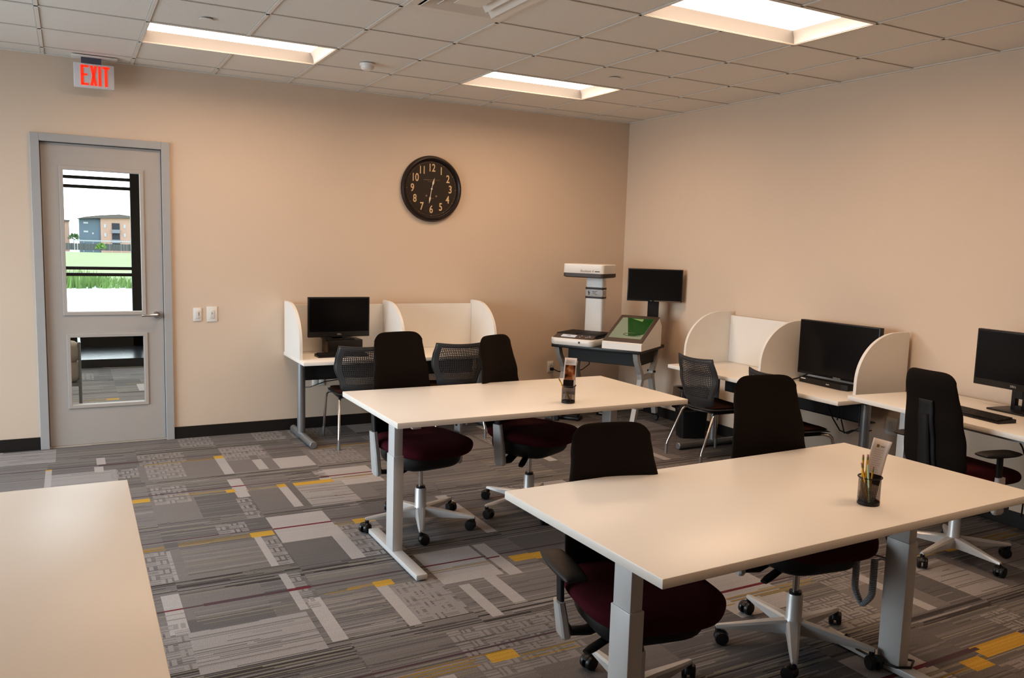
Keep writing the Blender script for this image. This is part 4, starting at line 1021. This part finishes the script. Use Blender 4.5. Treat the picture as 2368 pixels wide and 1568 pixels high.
# pedals and cord on the floor
fp = thing('foot_pedal', 'black foot pedal on the carpet under the scanner stand', 'foot pedal', 'kiosk', (-.95, -.52, 0), radians(-50))
MB().b2(-.10, .10, -.07, .07, 0, .035, .01).build('pedal_base', M['black'], fp)
MB().box((0, .0, .048), (.16, .12, .018), .006, rot=Matrix.Rotation(.12, 3, 'X')).build('treadle', M['blackm'], fp)
ps = thing('power_adapter', 'small black power block on the carpet behind the scanner stand', 'power adapter', 'kiosk', (-.55, -.47, 0), radians(-50))
MB().b2(-.05, .05, -.028, .028, 0, .10, .005).build('adapter_body', M['black'], ps)
MB().b2(-.02, .02, -.0295, -.027, .02, .03).build('adapter_label', M['silver'], ps, smooth=0)
pcd = thing('power_cable', 'black power cord from the wall outlet to the scanner stand', 'cable', 'outletb', (-.895, 0, .43))
MB().b2(-.012, .022, -.045, -.0135, -.016, .016, .005).build('plug', M['black'], pcd)
MB().tube([(.02, -.035, 0), (.06, -.06, -.022), (.12, -.08, -.03), (.20, -.12, -.026), (.30, -.16, .0), (.36, -.2, .06), (.34, -.22, .16), (.30, -.22, .22)], .005, 8).build('cord', M['black'], pcd)

# ---- pen cups, pencils, brochures
wire = perforated('black wire mesh', (.020, .016, .015), .45, .0036, .0036, .66, -9, 9, .012, 9, .3)
def pen_cup(label, cl_, x, y):
    t = thing('pen_cup', label, 'pen cup', cl_, (x, y, TZ), 0, 'wire mesh pen cups')
    b = MB(); b.grid(lambda u, v: (.038*cos(2*pi*u), .038*sin(2*pi*u), .001+.097*v), 40, 4, lambda u, v: (u*.2388, v*.097)); b.build('mesh_body', wire, t)
    MB().lathe([(.0375, .0005), (.0385, .004), (.0385, .012)], 40, capb=True, capt=False).build('base', M['black'], t)
    b = MB(); b.tube([(.040*cos(a), .040*sin(a), .099) for a in np.linspace(0, 2*pi, 41)], .0028, 8, caps=False); b.build('rim', M['black'], t)
    return t
pen_cup('black wire mesh pen cup on the back work table', 't1', -2.812, -3.355)
pen_cup('black wire mesh pen cup on the front work table', 't2', -2.832, -5.365)
yel_ = mat('yellow pencil paint', (.62, .34, .02), .4); pink = mat('pink eraser', (.45, .22, .20), .8); ferr = mat('green brass ferrule', (.25, .28, .10), .35, .6); wood = mat('pencil wood', (.50, .33, .18), .7); lead = mat('graphite', (.03, .03, .03), .5)
def pencil(label, cl_, foot, topv, L=.175, group='pencils in the cups', col=None):
    """foot, topv: survey positions of the lower point and of a point the pencil leans towards"""
    p0 = Vector(foot); d = (Vector(topv)-p0).normalized()
    t = thing('pencil', label, 'pencil', cl_, foot, 0, group); q = d.to_track_quat('Z', 'Y'); t.rotation_mode = 'QUATERNION'; t.rotation_quaternion = q; t.scale = (1, 1, 1)
    MB().lathe([(.0036, .020), (.0036, L-.020)], 6).build('barrel', col or yel_, t, smooth=0)
    MB().lathe([(.0010, .004), (.0036, .020)], 8).build('sharpened_tip', wood, t)
    MB().lathe([(.0003, 0), (.0010, .004)], 8).build('lead_point', lead, t)
    MB().lathe([(.0038, L-.020), (.0038, L-.009)], 12).build('ferrule', ferr, t)
    MB().lathe([(.0034, L-.009), (.0034, L-.001), (.0028, L)], 12).build('eraser', pink, t)
    return t
g = 'pencils in the cups'
z0 = TZ+.004
pencil('yellow pencil leaning left out of the back table cup', 't1', (-2.795, -3.362, z0), (-2.885, -3.350, z0+.150), .165)
pencil('yellow pencil behind the brochure in the back table cup', 't1', (-2.810, -3.340, z0), (-2.768, -3.325, z0+.150), .170)
pencil('yellow pencil leaning far left in the front table cup', 't2', (-2.835, -5.368, z0), (-2.900, -5.375, z0+.165), .168)
pencil('tallest yellow pencil, right of the touching pair in the front table cup', 't2', (-2.842, -5.352, z0), (-2.868, -5.376, z0+.18), .188)
pencil('yellow pencil, left of the touching pair in the front table cup', 't2', (-2.848, -5.348, z0), (-2.880, -5.366, z0+.18), .186)
pencil('short yellow pencil against the brochure in the front table cup', 't2', (-2.852, -5.378, z0), (-2.846, -5.385, z0+.14), .140)
pn = thing('glitter_pen', 'pale glittery green pen in the front table cup', 'pen', 't2', (-2.850, -5.385, z0)); pn.rotation_mode = 'QUATERNION'
pn.rotation_quaternion = Vector((-.026, .001, .15)).normalized().to_track_quat('Z', 'Y')
MB().lathe([(.001, 0), (.0036, .012), (.0036, .145), (.002, .15)], 10).build('barrel', mat('pale green glitter', (.45, .62, .45), .3, noise=.4, nscale=400), pn)
paper = mat('white brochure paper', (.74, .68, .66), .5); dkp = mat('dark print', (.018, .012, .012), .45); gp = mat('grey print', (.33, .30, .30), .6)
# brochure with photo
photo = mat('warm photo print', (.2, .07, .02), .4); nt_ = photo.node_tree; bb = nt_.nodes['Principled BSDF']
tcn = nt_.nodes.new('ShaderNodeTexCoord'); vo = nt_.nodes.new('ShaderNodeTexNoise'); vo.inputs['Scale'].default_value = 26; vo.inputs['Detail'].default_value = 1.5
rp = nt_.nodes.new('ShaderNodeValToRGB'); rp.color_ramp.elements[0].position = .38; rp.color_ramp.elements[0].color = (.02, .008, .005, 1); rp.color_ramp.elements[1].position = .68; rp.color_ramp.elements[1].color = (.55, .34, .20, 1)
e_ = rp.color_ramp.elements.new(.52); e_.color = (.30, .09, .02, 1)
nt_.links.new(tcn.outputs['Object'], vo.inputs['Vector']); nt_.links.new(vo.outputs['Fac'], rp.inputs[0]); nt_.links.new(rp.outputs[0], bb.inputs['Base Color'])
def brochure(label, cl_, loc, rz, lean, roll, w, h, draw):
    t = thing('brochure', label, 'brochure', cl_, loc, rz, 'brochures in the pen cups')
    t.rotation_euler = (lean, roll, rz)
    draw(t, w, h); return t
def curve_sheet(x, z, w, h, bend):  # gentle bow across the sheet
    return bend*(2*x/w)**2
def sheet(b, x0, x1, z0_, z1_, w, h, bend, off, curl=0):
    b.grid(lambda u, v: (x0+(x1-x0)*u, curve_sheet(x0+(x1-x0)*u, 0, w, h, bend)-off + (curl*max(0, (x0+(x1-x0)*u)/w-.30)**2*max(0, (z0_+(z1_-z0_)*v)/h-.75)), z0_+(z1_-z0_)*v), 10, 8); b.uv = True; return b
def draw1(t, w, h):
    sheet(MB(), -w/2, w/2, 0, h, w, h, -.006, 0).build('cover', paper, t, solid=.0012)
    sheet(MB(), -w/2+.006, w/2-.006, h*.40, h*.80, w, h, -.006, .0012).build('photo_print', photo, t)
    sheet(MB(), -w/2+.001, w/2-.010, h*.17, h*.395, w, h, -.006, .0012).build('dark_panel', dkp, t)
    for k in range(3): sheet(MB(), -w/2+.012, w/2-.012, h*(.93-.035*k), h*(.938-.035*k), w, h, -.006, .0012).build('print_line', gp, t)
def draw2(t, w, h):
    sheet(MB(), -w/2, w/2, 0, h, w, h, -.003, 0, -1.2).build('cover', paper, t, solid=.0012)
    sheet(MB(), -w/2+.0005, w/2-.0005, h*.30, h*.46, w, h, -.003, .0013).build('dark_panel', dkp, t)
    for k in range(11): sheet(MB(), -w/2+.014, w/2-.016-.008*(k % 3 == 2), h*(.83-.034*k), h*(.834-.034*k), w, h, -.003, .0013).build('print_line', gp, t)
    sheet(MB(), -w/2+.018, -w/2+.028, h*.87, h*.915, w, h, -.003, .0013).build('crest', mat('olive crest', (.25, .2, .1), .5), t)
    sheet(MB(), -w/2+.032, w/2-.016, h*.885, h*.90, w, h, -.003, .0013).build('print_line', gp, t)
brochure('white folded brochure with a warm brown photo, standing in the back table cup', 't1', (-2.812, -3.352, z0+.045), radians(-22), radians(-3), radians(3), .070, .205, draw1)
brochure('white text brochure with curled corner, standing in the front table cup', 't2', (-2.840, -5.358, z0), radians(-30), radians(-6), radians(13), .062, .232, draw2)
# ================================================================== LIGHT
wd = bpy.data.worlds.new('sky'); scene.world = wd; wd.use_nodes = True
nt = wd.node_tree; bg = nt.nodes['Background']
tcw = nt.nodes.new('ShaderNodeTexCoord'); sx = nt.nodes.new('ShaderNodeSeparateXYZ'); cr = nt.nodes.new('ShaderNodeValToRGB')
cr.color_ramp.elements[0].position = .47; cr.color_ramp.elements[0].color = (.16, .17, .18, 1); cr.color_ramp.elements[1].position = 1; cr.color_ramp.elements[1].color = (.62, .78, 1, 1); _e = cr.color_ramp.elements.new(.495); _e.color = (.95, .97, 1, 1)
mpn = nt.nodes.new('ShaderNodeMapRange'); mpn.inputs[1].default_value = -1
nt.links.new(tcw.outputs['Generated'], sx.inputs[0]); nt.links.new(sx.outputs[2], mpn.inputs[0]); nt.links.new(mpn.outputs[0], cr.inputs[0]); nt.links.new(cr.outputs[0], bg.inputs[0])
bg.inputs[1].default_value = SKY_STR
def portal(name, loc, rot, sx_, sy_):
    L = bpy.data.lights.new(name, 'AREA'); L.shape = 'RECTANGLE'; L.size = sx_; L.size_y = sy_; L.cycles.is_portal = True
    o = bpy.data.objects.new(name, L); C.objects.link(o); o.location = loc; o.rotation_euler = rot
portal('window_portal', (XL-.2, (WY0+WY1)/2, (WZ0+WZ1)/2), (0, -pi/2, 0), WZ1-WZ0, WY1-WY0)
portal('lounge_portal', (-4.85, YW+.2, 1.6), (-pi/2, 0, 0), 6.6, 2.8)

def daylight(name, loc, rot, sx_, sy_, watts, col):
    L = bpy.data.lights.new(name, 'AREA'); L.shape = 'RECTANGLE'; L.size = sx_; L.size_y = sy_; L.energy = watts; L.color = col; L.spread = radians(150)
    o = bpy.data.objects.new(name, L); C.objects.link(o); o.location = loc; o.rotation_euler = rot
daylight('window_daylight', (XL-.25, (WY0+WY1)/2, (WZ0+WZ1)/2+.1), (0, -pi/2+.42, 0), WZ1-WZ0, WY1-WY0, DAY_W, (.80, .90, 1))
daylight('lounge_fill', (-4.9, 2.4, H-.03), (0, 0, 0), 2.4, 1.2, 55, (1, .86, .70))  # added fill lamp to brighten the lounge armchair and carpet
